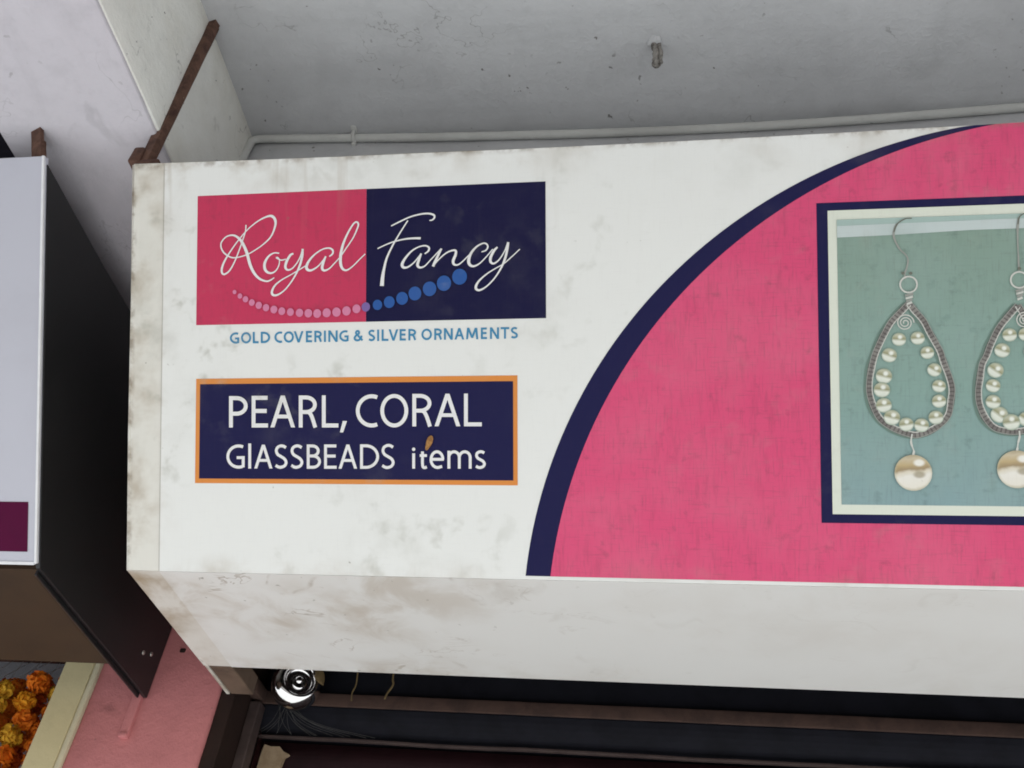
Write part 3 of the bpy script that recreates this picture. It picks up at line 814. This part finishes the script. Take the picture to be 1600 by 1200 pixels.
# ---- tagline
c3 = lambda x: 340 + x / 6.154
c4 = lambda x: 580 + x / 6.154
tag_y = lambda px: (519.7 - (px - 367) * 0.01935, 537.2 - (px - 367) * 0.01835)
TL = [('G', 125, 215, c3), ('O', 232, 330, c3), ('L', 345, 402, c3), ('D', 422, 512, c3), ('C', 553, 636, c3), ('O', 642, 740, c3), ('V', 738, 832, c3), ('E', 855, 917, c3), ('R', 936, 1014, c3), ('I', 1028, 1050, c3), ('N', 1070, 1160, c3), ('G', 1175, 1265, c3), ('&', 1312, 1408, c3),
      ('S', -25, 45, c4), ('I', 62, 85, c4), ('L', 105, 172, c4), ('V', 172, 265, c4), ('E', 278, 340, c4), ('R', 362, 442, c4), ('O', 487, 588, c4), ('R', 610, 690, c4), ('N', 703, 788, c4), ('A', 804, 898, c4), ('M', 915, 1033, c4), ('E', 1058, 1118, c4), ('N', 1145, 1232, c4), ('T', 1248, 1330, c4), ('S', 1343, 1415, c4)]
for ch, a, b, cv in TL:
    px0, px1 = cv(a), cv(b)
    yt, yb = tag_y((px0 + px1) / 2)
    letter(ch, (px0, px1, yt, yb), 3.1, L1, MT['print_blue'], face)

# ---- orange bordered panel
pan = rect('name_panel', 0.1565, 0.1905, 0.8660, 0.4172, L1, MT['print_orange'], sign)
rect('panel_field', 0.1662, 0.2005, 0.8570, 0.4052, L2, MT['print_navy'], pan)
p5 = lambda x, y: (340 + x / 6.667, 600 + y / 6.667)
p6 = lambda x, y: (550 + x / 6.667, 600 + y / 6.667)
ROW = [('P', 130, 325, 128, 452, p5), ('E', 365, 542, 125, 452, p5), ('A', 560, 817, 121, 452, p5), ('R', 855, 1060, 121, 452, p5), ('L', 1095, 1270, 120, 452, p5), ('C', 48, 290, 108, 452, p6), ('O', 302, 593, 105, 452, p6), ('R', 635, 852, 104, 441, p6), ('A', 866, 1134, 102, 440, p6), ('L', 1172, 1360, 101, 440, p6)]
for ch, a, b, t, bt, cv in ROW:
    (x0, y0), (x1, y1) = cv(a, t), cv(b, bt)
    letter(ch, (x0, x1, y0, y1), 6.0, L3, PW, pan)
V, F, U = [], [], []
q = [art(*p5(*p)) for p in ((1282, 503), (1316, 505), (1356, 386), (1312, 385))]
V = [(p.x, p.y, L3) for p in q]
flat('letter', V, [(0, 1, 2, 3)], [], PW, pan)
ROW2 = [('G', 103, 293, 630, 880, p5), ('l', 330, 366, 620, 879, p5), ('A', 392, 582, 632, 879, p5), ('S', 600, 742, 630, 881, p5), ('S', 763, 906, 630, 881, p5), ('B', 938, 1087, 630, 881, p5), ('E', 1118, 1254, 630, 881, p5), ('A', 1268, 1462, 630, 881, p5), ('D', 92, 290, 628, 882, p6), ('S', 308, 455, 625, 884, p6), ('i', 634, 670, 690, 880, p6), ('t', 697, 802, 690, 884, p6), ('e', 812, 970, 690, 884, p6), ('m', 1000, 1252, 690, 880, p6), ('s', 1282, 1402, 690, 884, p6)]
for ch, a, b, t, bt, cv in ROW2:
    (x0, y0), (x1, y1) = cv(a, t), cv(b, bt)
    letter(ch, (x0, x1, y0, y1), 4.5, L3, PW, pan)

# ---- the big disc with its navy rim (two eccentric circles cut off by the sheet edges)
VB, VT = 0.0062, SIGN_H - 0.0012
def cut_circle(cu, cv, r, n=120):
    a0 = math.asin((VB - cv) / r)
    pts = []
    for k in range(n + 1):
        a = a0 + (math.pi - 2 * a0) * k / n
        u_ = cu + r * math.cos(a)
        pts.append((u_, min(top_v(u_) - 0.0012, cv + r * math.sin(a))))
    return pts
def sheet_tri(name, poly, w, mat, parent):
    me = bpy.data.meshes.new(name)
    bm = bmesh.new()
    n = len(poly)
    vv = [bm.verts.new((p[0], p[1], w)) for p in poly]
    for k in range(n // 2):                      # horizontal strips between mirrored points
        i, j = k, n - 1 - k
        if j - i == 1:
            break
        f = [vv[i], vv[i + 1], vv[j - 1], vv[j]] if j - i > 2 else [vv[i], vv[i + 1], vv[j]]
        try:
            bm.faces.new(f)
        except ValueError:
            pass
    return spart(name, bm_mesh(name, bm), mat, parent)
rim = sheet_tri('disc_rim', cut_circle(1.886, -0.1085, 1.0108), L1, MT['print_navy'], sign)
sheet_tri('disc_field', [(min(max(u, 0.93), 2.9), v) for u, v in cut_circle(1.9523, -0.1224, 1.0274)], L2, MT['print_pink'], rim)

# ---- earring photograph
ph = rect('photo_panel', 1.467, 0.1220, 2.335, 0.7525, L3, MT['print_navy'], sign)
rect('photo_border', 1.488, 0.1392, 2.314, 0.7365, L4, MT['print_mat'], ph)
rect('photo_picture', 1.505, 0.1580, 2.297, 0.7175, L5, MT['print_teal'], ph)
rect('photo_band', 1.505, 0.6975, 2.297, 0.7175, L5 + 0.0005, MT['print_shelf_dim'], ph)
sheet('photo_band', [(1.505, 0.6820), (1.60, 0.6835), (1.75, 0.6885), (2.297, 0.6905), (2.297, 0.7060), (1.80, 0.7080), (1.505, 0.7050)], L5 + 0.0010, MT['print_shelf'], ph)
q7 = lambda p: art(1300 + p[0] / 5, 320 + p[1] / 5)
q8 = lambda p: art(1300 + p[0] / 5, 550 + p[1] / 5)
E0 = L5 + 0.0016
SC = 0.00121 / 5
def stroke(name, pts, wd, h, mat, n=6):
    P = catmull([Vector((p.x, p.y, 0)) for p in pts], n)
    V, F, U = [], [], []
    wl = wd * SC if not isinstance(wd, list) else [(wd[min(int(i / (len(P) - 1) * (len(wd) - 1)), len(wd) - 1)]) * SC for i in range(len(P))]
    ribbon(V, F, U, P, wl, h, h + 0.0004)
    return flat(name, V, F, U, mat, ph)
def dot(name, c, rx, ry, h, mat):
    V, F, U = [], [], []
    disc_pts(V, F, U, c, rx * SC, ry * SC, h, 26, random.uniform(-0.45, 0.45) if name == 'pearl' else 0.0)
    return flat(name, V, F, U, mat, ph)
def spiral(c, r, h):
    pts = [Vector((c.x + r * SC * (1 - k / 46) * math.cos(k * 0.42), c.y + r * SC * (1 - k / 46) * math.sin(k * 0.42))) for k in range(40)]
    stroke('spiral_wire', pts, 9, h, MT['print_wire_light'], 2)
def earring(tear7, tear8, tear7b, pearls, ringc, spc, hook, link_pts, big, bigr):
    T = [q7(p) for p in tear7] + [q8(p) for p in tear8] + [q7(p) for p in tear7b]
    stroke('frame_shadow', [p + Vector((-0.0035, -0.001)) for p in T], 62, E0 - 0.0008, MT['print_shadow'])
    stroke('coil_frame', T, 50, E0, MT['print_coil'])
    for sgn, wd_, mt_ in ((0.0055, 7, 'print_wire_light'), (-0.0052, 6, 'print_wire')):
        off = []
        for i_, p in enumerate(T):
            d_ = (T[min(i_ + 1, len(T) - 1)] - T[max(i_ - 1, 0)]).normalized()
            off.append(p + Vector((-d_.y, d_.x)) * (sgn + 0.0012 * math.sin(i_ * 2.3)))
        stroke('edge_wire', off, wd_, E0 + 0.00055 if sgn > 0 else E0 + 0.0006, MT[mt_])
    for i, (kind, x, y, r) in enumerate(pearls):
        c = q7((x, y)) if kind == 7 else q8((x, y))
        dot('pearl', c, r * 1.10, r * 1.07, E0 + 0.0008 + 0.0003 * (i % 2), MT['print_pearl'])
    ring = [q7((ringc[0] + 66 * math.cos(a), ringc[1] + 62 * math.sin(a))) for a in [k * math.pi / 6 for k in range(13)]]
    stroke('ring_wire', ring, 13, E0 + 0.0006, MT['print_wire_light'])
    for k in range(4):
        y = ringc[1] + 78 + k * 22
        stroke('neck_wrap', [q7((ringc[0] - 28 + 4 * k, y + 9)), q7((ringc[0] + 4, y + 2)), q7((ringc[0] + 36 - 4 * k, y - 7))], 17, E0 + 0.0012 + 0.0002 * k, MT['print_wire_light'] if k % 2 else MT['print_wire'], 2)
    spiral(q7(spc), 68, E0 + 0.0014)
    stroke('ear_hook', [q7(p) for p in hook], [8, 10, 17, 18, 13, 11, 10, 13, 14, 13, 12], E0 + 0.0004, MT['print_wire'])
    stroke('hook_tip', [q7(p) for p in hook[:4]], 9, E0 + 0.0010, MT['print_wire_dark'])
    stroke('drop_link', [q8(p) for p in link_pts], [12, 16, 10, 18, 12], E0 + 0.0012, MT['print_wire_light'])
    dot('drop_pearl', q8(big), bigr, bigr, E0 + 0.0018, MT['print_big_pearl'])
earring([(592, 775), (530, 835), (460, 920), (400, 1010), (358, 1100), (330, 1180)],
        [(300, 120), (287, 230), (290, 330), (315, 430), (372, 520), (460, 590), (560, 632), (645, 645), (740, 625), (830, 570), (895, 490), (922, 385), (925, 290), (902, 190), (865, 80), (832, 0)],
        [(800, 1080), (755, 1000), (700, 910), (640, 830), (590, 772)],
        [(7, 515, 1055, 50), (7, 660, 1045, 50), (7, 440, 1178, 54), (7, 735, 1158, 48), (8, 398, 190, 58), (8, 382, 297, 58), (8, 397, 417, 56), (8, 460, 512, 58), (8, 572, 566, 52), (8, 690, 572, 52), (8, 802, 512, 52), (8, 826, 385, 50), (8, 826, 268, 48), (8, 790, 142, 50)],
        (590, 628), (562, 925), [(615, 112), (560, 118), (500, 160), (475, 220), (482, 280), (520, 350), (570, 400), (585, 440), (575, 500), (560, 540), (566, 585)],
        [(616, 640), (608, 700), (618, 740), (630, 775), (622, 810)], (625, 942), 143)
for x in (545, 605):
    dot('wire_bead', q7((x, 541)), 13, 12, E0 + 0.0014, MT['print_wire_dark'])
earring([(1440, 790), (1365, 870), (1295, 970), (1228, 1090), (1195, 1180)],
        [(1165, 100), (1143, 200), (1135, 300), (1142, 400), (1178, 505), (1255, 585), (1350, 618), (1450, 622), (1560, 590), (1650, 525), (1705, 430), (1722, 320), (1705, 200), (1660, 80)],
        [(1610, 1110), (1545, 980), (1490, 880), (1442, 788)],
        [(7, 1375, 1020, 50), (7, 1500, 1015, 50), (8, 1318, -10, 54), (8, 1265, 145, 56), (8, 1247, 265, 50), (8, 1247, 390, 52), (8, 1295, 490, 60), (8, 1388, 548, 60), (8, 1505, 525, 54), (8, 1590, 455, 54), (8, 1632, 350, 52), (8, 1632, 235, 52), (8, 1600, 110, 52), (8, 1545, 0, 52)],
        (1450, 592), (1490, 905), [(1490, 75), (1470, 85), (1448, 110), (1440, 160), (1437, 220), (1438, 290), (1440, 350), (1443, 400), (1445, 450), (1446, 480), (1448, 520)],
        [(1450, 615), (1452, 660), (1440, 710), (1435, 750), (1430, 775)], (1432, 915), 148)
dot('wire_bead', q7((1450, 503)), 14, 12, E0 + 0.0014, MT['print_wire_dark'])

# ------------------------------------------------------------------ husk stuck on the sign
def sign_world(u, v, w):
    return O + Vector((u, 0, 0)) + SV * v + NV * w
hc = art(671.5, 692)
hm = bmesh.new()
bmesh.ops.create_uvsphere(hm, u_segments=14, v_segments=10, radius=1)
for v in hm.verts:
    f = 1.0 + 0.18 * mnoise.noise(v.co * 2.3)
    v.co = Vector((v.co.x * 0.0066 * f * (1.0 + 0.25 * v.co.y), v.co.y * 0.0165 * f, v.co.z * 0.0045 * f))
husk = link('seed_husk', bm_mesh('seed_husk', hm, True), None, MT['husk'])
husk.matrix_world = Matrix.Translation(sign_world(hc.x, hc.y, FW + 0.0045)) @ sign.rotation_euler.to_matrix().to_4x4() @ Matrix.Rotation(math.radians(-20), 4, 'Z')
tag(husk, 'small brown seed husk stuck above the letter t on the sign', 'husk')

# ------------------------------------------------------------------ neighbour's sign
nb = empty('neighbour_sign', (-1.386, 1.715, 2.555))
tag(nb, 'plain lilac white signboard with dark purple block and black side', 'signboard')
NO = Vector((-1.386, 1.715, 2.555))
nrot = Matrix.Rotation(math.radians(90) + TILT, 4, 'X')
NH = 0.921
def npart(name, mesh, mat, parent=nb, flatface=True):
    if flatface:
        mesh.transform(nrot)
    else:
        mesh.transform(Matrix.Translation(-NO))
    return link(name, mesh, parent, mat)
nf = npart('front_board', box_mesh('front_board', (-2.6, 0.0, -0.02), (-0.004, NH, 0.0), 0.002), MT['lilac_sheet'])
npart('edge_trim', box_mesh('edge_trim', (-0.006, 0.0, -0.004), (0.0, NH, 0.0035), 0.0012), MT['lilac_edge'])
npart('edge_trim', box_mesh('edge_trim', (-2.6, -0.003, -0.004), (-0.0065, 0.004, 0.003), 0.001), MT['lilac_edge'])
npart('printed_block', pyd('printed_block', [(-2.2, 0.026, 0.001), (-0.024, 0.026, 0.001), (-0.024, 0.137, 0.001), (-2.2, 0.137, 0.001)], [(0, 1, 2, 3)]), MT['purple'])
ntop = NO + SV * NH
sp_ = [(NO.y + 0.016, NO.z - 0.002), (ntop.y + 0.02, ntop.z - 0.004), (ntop.y + 0.32, ntop.z - 0.012), (1.93, 3.262), (2.352, 3.05), (2.352, 2.522), (2.20, 2.532)]
npart('side_board', prism_mesh('side_board', [(-1.398, y, z) for y, z in sp_], (0.011, 0, 0), 0.002), MT['black_side'], flatface=False)
npart('underside_board', prism_mesh('underside_board', [(-3.98, y, z) for y, z in [(NO.y + 0.03, NO.z + 0.002), (2.19, 2.542), (2.19, 2.556), (NO.y + 0.03, NO.z + 0.016)]], (2.581, 0, 0), 0.001), MT['brown_under'], flatface=False)
npart('bottom_edge', prism_mesh('bottom_edge', [(-1.4045, y, z) for y, z in [(NO.y + 0.03, NO.z - 0.012), (2.33, 2.513), (2.33, 2.5305), (NO.y + 0.03, NO.z + 0.006)]], (0.006, 0, 0), 0.0015), MT['black_side'], flatface=False)
for yy, zz in ((2.255, 2.607), (2.295, 2.622)):
    bm = bmesh.new()
    bmesh.ops.create_uvsphere(bm, u_segments=10, v_segments=8, radius=0.0065)
    for v in bm.verts:
        v.co.x *= 0.6
    me = bm_mesh('screw', bm, True)
    me.transform(Matrix.Translation((-1.3865, yy, zz)))
    npart('screw', me, MT['screw'], flatface=False)

# ------------------------------------------------------------------ rusty angle-iron hangers
def angle_iron(name, a, b, leg, th, facing):
    """L-section bar from a to b"""
    a, b = Vector(a), Vector(b)
    t = (b - a).normalized()
    x = Vector(facing)
    x = (x - t * x.dot(t)).normalized()
    y = t.cross(x)
    prof = [(0, 0), (leg, 0), (leg, th), (th, th), (th, leg), (0, leg)]
    n = 14
    vv, ff = [], []
    for i in range(n + 1):
        p = a.lerp(b, i / n)
        for j, (px, py) in enumerate(prof):
            q = p + x * (px - leg / 2) + y * (py - leg / 2)
            q += mnoise.noise_vector(q * 60) * 0.0007
            vv.append(q)
    m_ = len(prof)
    for i in range(n):
        for j in range(m_):
            k = (j + 1) % m_
            ff.append((i * m_ + j, i * m_ + k, (i + 1) * m_ + k, (i + 1) * m_ + j))
    ff.append(tuple(range(m_))[::-1])
    ff.append(tuple(n * m_ + j for j in range(m_)))
    me = pyd(name, vv, ff)
    bm = bmesh.new()
    bm.from_mesh(me)
    bmesh.ops.recalc_face_normals(bm, faces=bm.faces)
    bm.to_mesh(me)
    bm.free()
    return me
hg = empty('hanger_bracket', (-1.145, 1.165, 3.235))
HO = Vector(hg.location)
def hpart(name, me, mat, root, org):
    me.transform(Matrix.Translation(-org))
    return link(name, me, root, mat)
hpart('angle_bar', angle_iron('angle_bar', (-1.150, 1.168, 3.246), (-1.130, 1.108, 3.790), 0.026, 0.019, (1, -0.25, 0)), MT['angle'], hg, HO)
hpart('foot_plate', rough_box_mesh('foot_plate', (-1.176, 1.150, 3.2445), (-1.112, 1.196, 3.262), 0.012, 0.004, 0.004, 31), MT['rust'], hg, HO)
hpart('foot_lug', rough_box_mesh('foot_lug', (-1.184, 1.146, 3.250), (-1.158, 1.182, 3.304), 0.010, 0.004, 0.005, 32), MT['rust'], hg, HO)
tag(hg, 'long rusty angle iron hanger rising from the printed sign corner to canopy', 'bracket', 'rusty sign hangers')
h2 = empty('hanger_bracket', (-1.43, 1.14, 3.26))
H2 = Vector(h2.location)
hpart('angle_bar', angle_iron('angle_bar', (-1.404, 1.186, 3.235), (-1.434, 1.128, 3.362), 0.032, 0.010, (1, -0.4, 0)), MT['angle'], h2, H2)
tag(h2, 'short rusty angle iron stub above the lilac white sign corner', 'bracket', 'rusty sign hangers')

# ------------------------------------------------------------------ conduit on the lintel wall
CY = YL - 0.013
pp = [(-1.138, CY, 3.50), (-1.138, CY, 3.62), (-1.1385, CY, 3.73), (-1.136, CY, 3.754), (-1.125, CY, 3.763)]
for k in range(0, 19):
    x = -1.09 + k * 0.2
    z_ = ZC + sag(x) - 0.0165 - 0.010 * math.exp(-((x - 0.1) / 0.7) ** 2) + 0.003 * mnoise.noise(Vector((x * 1.7, 2, 0)))
    pp.append((x, CY, z_))
con = empty('conduit_pipe', (-1.138, YL, 3.50))
CO = Vector(con.location)
me = tube_mesh('pipe', catmull([Vector(p) for p in pp], 8), 0.0115, 12)
hpart('pipe', me, MT['pipe'], con, CO)
for x in (-0.835, 0.99):
    z = min(pp[5:], key=lambda p: abs(p[0] - x))[2]
    ring = [(x + 0.0005, CY + 0.0145 * math.cos(a), z + 0.0145 * math.sin(a)) for a in [k * math.pi / 8 for k in range(17)]]
    hpart('clamp', tube_mesh('clamp', ring, 0.006, 8, False), MT['pipe'], con, CO)
    hpart('clamp_tab', rough_box_mesh('clamp_tab', (x - 0.008, CY + 0.002 - 0.03, z + 0.010), (x + 0.008, CY + 0.004, z + 0.022), 0.008, 0.002, 0.003, 41), MT['pipe'], con, CO)
    hpart('clamp_tab', rough_box_mesh('clamp_tab', (x - 0.006, CY + 0.002, z - 0.026), (x + 0.007, YL + 0.003, z - 0.012), 0.008, 0.002, 0.003, 42), MT['pipe'], con, CO)
tag(con, 'thin white painted conduit pipe running along the wall above the sign', 'pipe')

# ------------------------------------------------------------------ stub of reinforcing bar in the canopy
HZ = ZC + sag(-0.016)
hkp = [(-0.017, 1.209, HZ + 0.02), (-0.016, 1.211, HZ - 0.02), (-0.012, 1.208, HZ - 0.045), (-0.014, 1.213, HZ - 0.070), (-0.011, 1.210, HZ - 0.092), (-0.012, 1.2105, HZ - 0.104)]
P = catmull([Vector(p) for p in hkp], 6)
rad = [0.0068 + 0.0045 * mnoise.noise(Vector((i * 0.75, 3, 1))) + (0.003 if i > len(P) - 9 else 0) for i in range(len(P))]
rad[-1] = 0.004
hook = empty('ceiling_hook', (-0.017, 1.209, HZ))
me = tube_mesh('bar', P, rad, 9)
hpart('bar', me, MT['hook'], hook, Vector(hook.location))
hpart('bar', tube_mesh('bar', [Vector(p) + Vector((0.012, 0.002, 0)) for p in P[:-8]], 0.0055, 8), MT['hook'], hook, Vector(hook.location))
bm = bmesh.new()
bmesh.ops.create_uvsphere(bm, u_segments=22, v_segments=12, radius=1)
for v in bm.verts:
    f = 1 + 0.35 * mnoise.noise(v.co * 1.6)
    v.co = Vector((v.co.x * 0.019 * f - 0.014, v.co.y * 0.017 * f + 1.208, v.co.z * 0.008 * f + HZ + 0.001))
me = bm_mesh('mortar_patch', bm, True)
hpart('mortar_patch', me, MT['ceiling'], hook, Vector(hook.location))
tag(hook, 'stub of rusty limewashed bar hanging from the grey canopy ceiling', 'hook')

# ------------------------------------------------------------------ rolling shutter below / behind the sign
sh = empty('rolling_shutter', (-1.15, 2.55, 0.0))
SO = Vector(sh.location)
hpart('rail', rough_box_mesh('rail', (-1.125, 2.492, 2.583), (2.64, 2.502, 2.618), 0.08, 0.0012, 0.002, 61), MT['rail'], sh, SO)
hpart('rail_end', rough_box_mesh('rail_end', (-1.150, 2.42, 2.586), (-1.118, 2.505, 2.622), 0.02, 0.0015, 0.003, 62), MT['rail'], sh, SO)
def arc_prism(name, x0, x1, prof):
    return prism_mesh(name, [(x0, y, z) for y, z in prof], (x1 - x0, 0, 0))
hood = [(2.515, 2.60)] + [(2.60 - 0.088 * math.cos(math.radians(a)), 2.60 - 0.088 * math.sin(math.radians(a))) for a in range(10, 81, 10)] + [(2.60, 2.508), (2.70, 2.508), (2.70, 2.78), (2.515, 2.78)]
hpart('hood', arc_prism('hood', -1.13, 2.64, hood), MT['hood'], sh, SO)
hpart('hood_lip', rough_box_mesh('hood_lip', (-1.13, 2.541, 2.505), (2.64, 2.556, 2.512), 0.05, 0.0022, 0.001, 63), MT['guide'], sh, SO)
hpart('guide', box_mesh('guide', (-1.1485, 2.47, 0.0), (-1.118, 2.515, 2.578), 0.003), MT['guide'], sh, SO)
hpart('guide', box_mesh('guide', (2.62, 2.47, 0.0), (2.66, 2.515, 2.578), 0.003), MT['guide'], sh, SO)
prof = []
for k in range(9):
    a = math.pi * k / 8
    prof.append((2.575 - 0.014 * math.sin(a), 0.076 - 0.076 * k / 8))
slat_me = prism_mesh('slat', [(-1.118, y, z) for y, z in [(2.582, 0.078)] + [(p[0], p[1]) for p in prof] + [(2.582, 0.0)]], (3.74, 0, 0))
slat_me.transform(Matrix.Translation((-SO.x, -SO.y, 0)))
slat_me.materials.append(MT['slat'])
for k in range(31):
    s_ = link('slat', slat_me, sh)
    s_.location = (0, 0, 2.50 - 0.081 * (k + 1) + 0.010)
tag(sh, 'dark maroon rolling shutter with rusty rail in the shadow beneath the sign', 'shutter')

# chrome lamp dish
lampc = Vector((-1.005, 2.425, 2.617))
axis = Vector((0.52, -0.84, 0.06)).normalized()
prof = [(0.0, 0.020), (0.006, 0.019), (0.010, 0.014), (0.013, 0.006), (0.017, 0.002), (0.024, 0.0), (0.031, 0.002), (0.035, 0.008), (0.0375, 0.016), (0.041, 0.0195), (0.045, 0.019), (0.051, 0.014), (0.057, 0.006), (0.0615, -0.004), (0.063, -0.016), (0.060, -0.030), (0.050, -0.042), (0.034, -0.050), (0.014, -0.054), (0.0, -0.055)]
vv, ff = [], []
SEG = 48
zx = axis.orthogonal().normalized()
zy = axis.cross(zx)
for r, h in prof:
    for k in range(SEG):
        a = 2 * math.pi * k / SEG
        vv.append((zx * r * math.cos(a) + zy * r * math.sin(a) + axis * h) * 1.12)
for i in range(len(prof) - 1):
    for k in range(SEG):
        k2 = (k + 1) % SEG
        ff.append((i * SEG + k, (i + 1) * SEG + k, (i + 1) * SEG + k2, i * SEG + k2))
lamp = empty('chrome_lamp', lampc)
bm = bmesh.new()
me = pyd('dish', vv, ff, True)
bm.from_mesh(me)
bmesh.ops.remove_doubles(bm, verts=bm.verts, dist=1e-5)
link('dish', bm_mesh('dish', bm, True), lamp, MT['chrome'])
link('stem', tube_mesh('stem', [-axis * 0.045, -axis * 0.065 + Vector((0, 0, 0.01)), Vector((-0.02, 0.06, 2.785 - lampc.z))], 0.007, 10), lamp, MT['chrome'])
tag(lamp, 'round chrome lamp dish with stepped rings hanging behind the sign underside', 'lamp')

# straws and string ends
def straw(name, pts, r, label):
    o = empty(name, pts[0])
    link('stalk', tube_mesh('stalk', [Vector(p) - Vector(pts[0]) for p in catmull([Vector(p) for p in pts], 5)], r, 6), o, MT['straw'])
    tag(o, label, 'straw')
    return o
straw('dry_straw', [(-0.745, 2.43, 2.785), (-0.742, 2.435, 2.70), (-0.742, 2.435, 2.645), (-0.738, 2.435, 2.625), (-0.750, 2.435, 2.600), (-0.754, 2.435, 2.584)], 0.0028, 'thin kinked straw dangling farther from the chrome lamp above rusty rail')
s2 = straw('dry_straw', [(-0.850, 2.43, 2.785), (-0.847, 2.435, 2.68), (-0.842, 2.435, 2.625), (-0.848, 2.435, 2.598), (-0.845, 2.435, 2.575)], 0.0022, 'thin grey straw dangling nearer to the chrome lamp above rusty rail')
lf = empty('dry_leaf', (-0.955, 2.43, 2.785))
LO = Vector(lf.location)
lv = []
rows = 9
for i in range(rows):
    t = i / (rows - 1)
    p = Vector((-0.968 + 0.035 * t, 2.43, 2.668 - 0.055 * t))
    wd_ = 0.011 * math.sin(math.pi * min(1, 0.1 + 0.9 * t)) + 0.0006
    lv += [p + Vector((-wd_, 0, -wd_ * 0.7)), p + Vector((0, -0.006, 0)), p + Vector((wd_, 0.002, wd_ * 0.7))]
lfc = []
for i in range(rows - 1):
    b = i * 3
    lfc += [(b, b + 1, b + 4, b + 3), (b + 1, b + 2, b + 5, b + 4)]
hpart('blade', pyd('blade', lv, lfc, True), MT['straw'], lf, LO)
hpart('stalk', tube_mesh('stalk', [(-0.955, 2.43, 2.785), (-0.965, 2.432, 2.70), (-0.968, 2.43, 2.668)], 0.0012, 6), MT['straw'], lf, LO)
tag(lf, 'curled dry brown leaf caught beside the chrome lamp', 'leaf')

# torn paper on the shutter
pap = [(-1.112, 2.385), (-1.050, 2.385), (-1.044, 2.43), (-1.040, 2.455), (-1.028, 2.463), (-1.046, 2.470), (-1.060, 2.483), (-1.085, 2.482), (-1.106, 2.487), (-1.110, 2.45)]
pm = prism_mesh('torn_paper', [(x, 2.548 - 0.10 * (z - 2.385) * 0.3, z) for x, z in pap], (0, 0.012, 0))
po = link('torn_paper', pm, None, MT['paper'])
tag(po, 'torn beige paper scrap stuck on the maroon shutter below the hood', 'paper')

# cobweb across the hood
wb = empty('cobweb', (-1.06, 2.495, 2.585))
WO = Vector(wb.location)
V, F = [], []
bm = bmesh.new()
tops = [Vector((-1.075 + 0.004 * k, 2.492, 2.587)) for k in range(9)]
random.seed(3)
for k in range(16):
    a = random.choice(tops) + Vector((random.uniform(-.003, .003), 0, 0))
    x = -1.12 + 0.34 * (k / 15) ** 1.3 + random.uniform(-.02, .02)
    b_ = Vector((x, 2.537, 2.515 + random.uniform(-.002, .002)))
    mid = (a + b_) / 2 + Vector((-0.02 * (x + 1.05) / 0.2, 0, -0.012))
    hpart('strand', tube_mesh('strand', catmull([a, mid, b_], 5), 0.00045, 4), MT['web'], wb, WO)
tag(wb, 'dusty grey cobweb fanned between the rusty rail and shutter hood', 'cobweb')

# ------------------------------------------------------------------ marigold garlands in the next shop
def blossom_mesh(seed):
    rnd = random.Random(seed)
    V, F = [], []
    for k in range(62):
        zf = 1 - 2 * (k + 0.5) / 62
        th = k * 2.39996
        rr = math.sqrt(1 - zf * zf)
        d = Vector((rr * math.cos(th), rr * math.sin(th), zf * 0.8)).normalized()
        x = d.orthogonal().normalized()
        y = d.cross(x)
        a = rnd.uniform(0, 6.28)
        x, y = x * math.cos(a) + y * math.sin(a), y * math.cos(a) - x * math.sin(a)
        R = 0.029 * rnd.uniform(0.82, 1.08)
        c = d * R * 0.62
        w = 0.0095 * rnd.uniform(0.8, 1.2)
        b = len(V)
        tip = d * R + y * 0.006
        V += [c - x * w * 0.5, c + x * w * 0.5, d * R * 0.9 + x * w, tip + x * w * 0.4, tip - x * w * 0.4, d * R * 0.9 - x * w]
        F += [(b, b + 1, b + 2, b + 5), (b + 5, b + 2, b + 3, b + 4)]
    b = len(V)
    bm_ = bmesh.new()
    bmesh.ops.create_icosphere(bm_, subdivisions=1, radius=0.021)
    for v in bm_.verts:
        V.append(v.co.copy())
    for f in bm_.faces:
        F.append(tuple(b + v.index for v in f.verts))
    bm_.free()
    return pyd('blossom', V, F)
BM = [blossom_mesh(s) for s in (1, 2, 3)]
rod = empty('garland_rod', (-2.4, 2.62, 2.74))
link('bar', tube_mesh('bar', [(-1.4, 0, 0), (0.84, 0, 0)], 0.009, 10), rod, MT['rust'])
tag(rod, 'horizontal rod carrying marigold garlands beside the cream trim', 'rod')
GL = 'orange marigold garland strand among others hanging from the rod'
mats = ['orange', 'amber', 'orange', 'deep', 'orange', 'lime']
random.seed(11)
for gi, (gx, gy, gz) in enumerate([(-1.790, 2.56, 2.655), (-1.832, 2.50, 2.615), (-1.872, 2.585, 2.640), (-1.900, 2.46, 2.575), (-1.935, 2.55, 2.620), (-1.965, 2.48, 2.580), (-2.000, 2.59, 2.630), (-2.030, 2.50, 2.585), (-2.085, 2.57, 2.61), (-2.15, 2.52, 2.60)]):
    ga = empty('marigold_garland', (gx, gy, 2.74))
    link('string', tube_mesh('string', [(0, 2.62 - gy, 0.0), (0, 0.0, gz - 2.74 + 0.02), (0, 0, gz - 2.74 - 0.5)], 0.0008, 5), ga, MT['thread'])
    z = gz - 2.74
    k = 0
    while z > -0.98:
        b_ = link('blossom', BM[random.randrange(3)], ga, MT['mari_' + random.choice(mats)], True)
        b_.location = (random.uniform(-.012, .012), random.uniform(-.012, .012), z)
        s_ = random.uniform(0.95, 1.28)
        b_.scale = (s_, s_, s_ * 0.92)
        b_.rotation_euler = (random.uniform(0, 6), random.uniform(0, 6), random.uniform(0, 6))
        z -= 0.047 * s_
        k += 1
    tag(ga, 'orange marigold garland strand hanging closest to the cream pillar trim' if gi == 0 else GL, 'garland', 'marigold garlands on the rod')
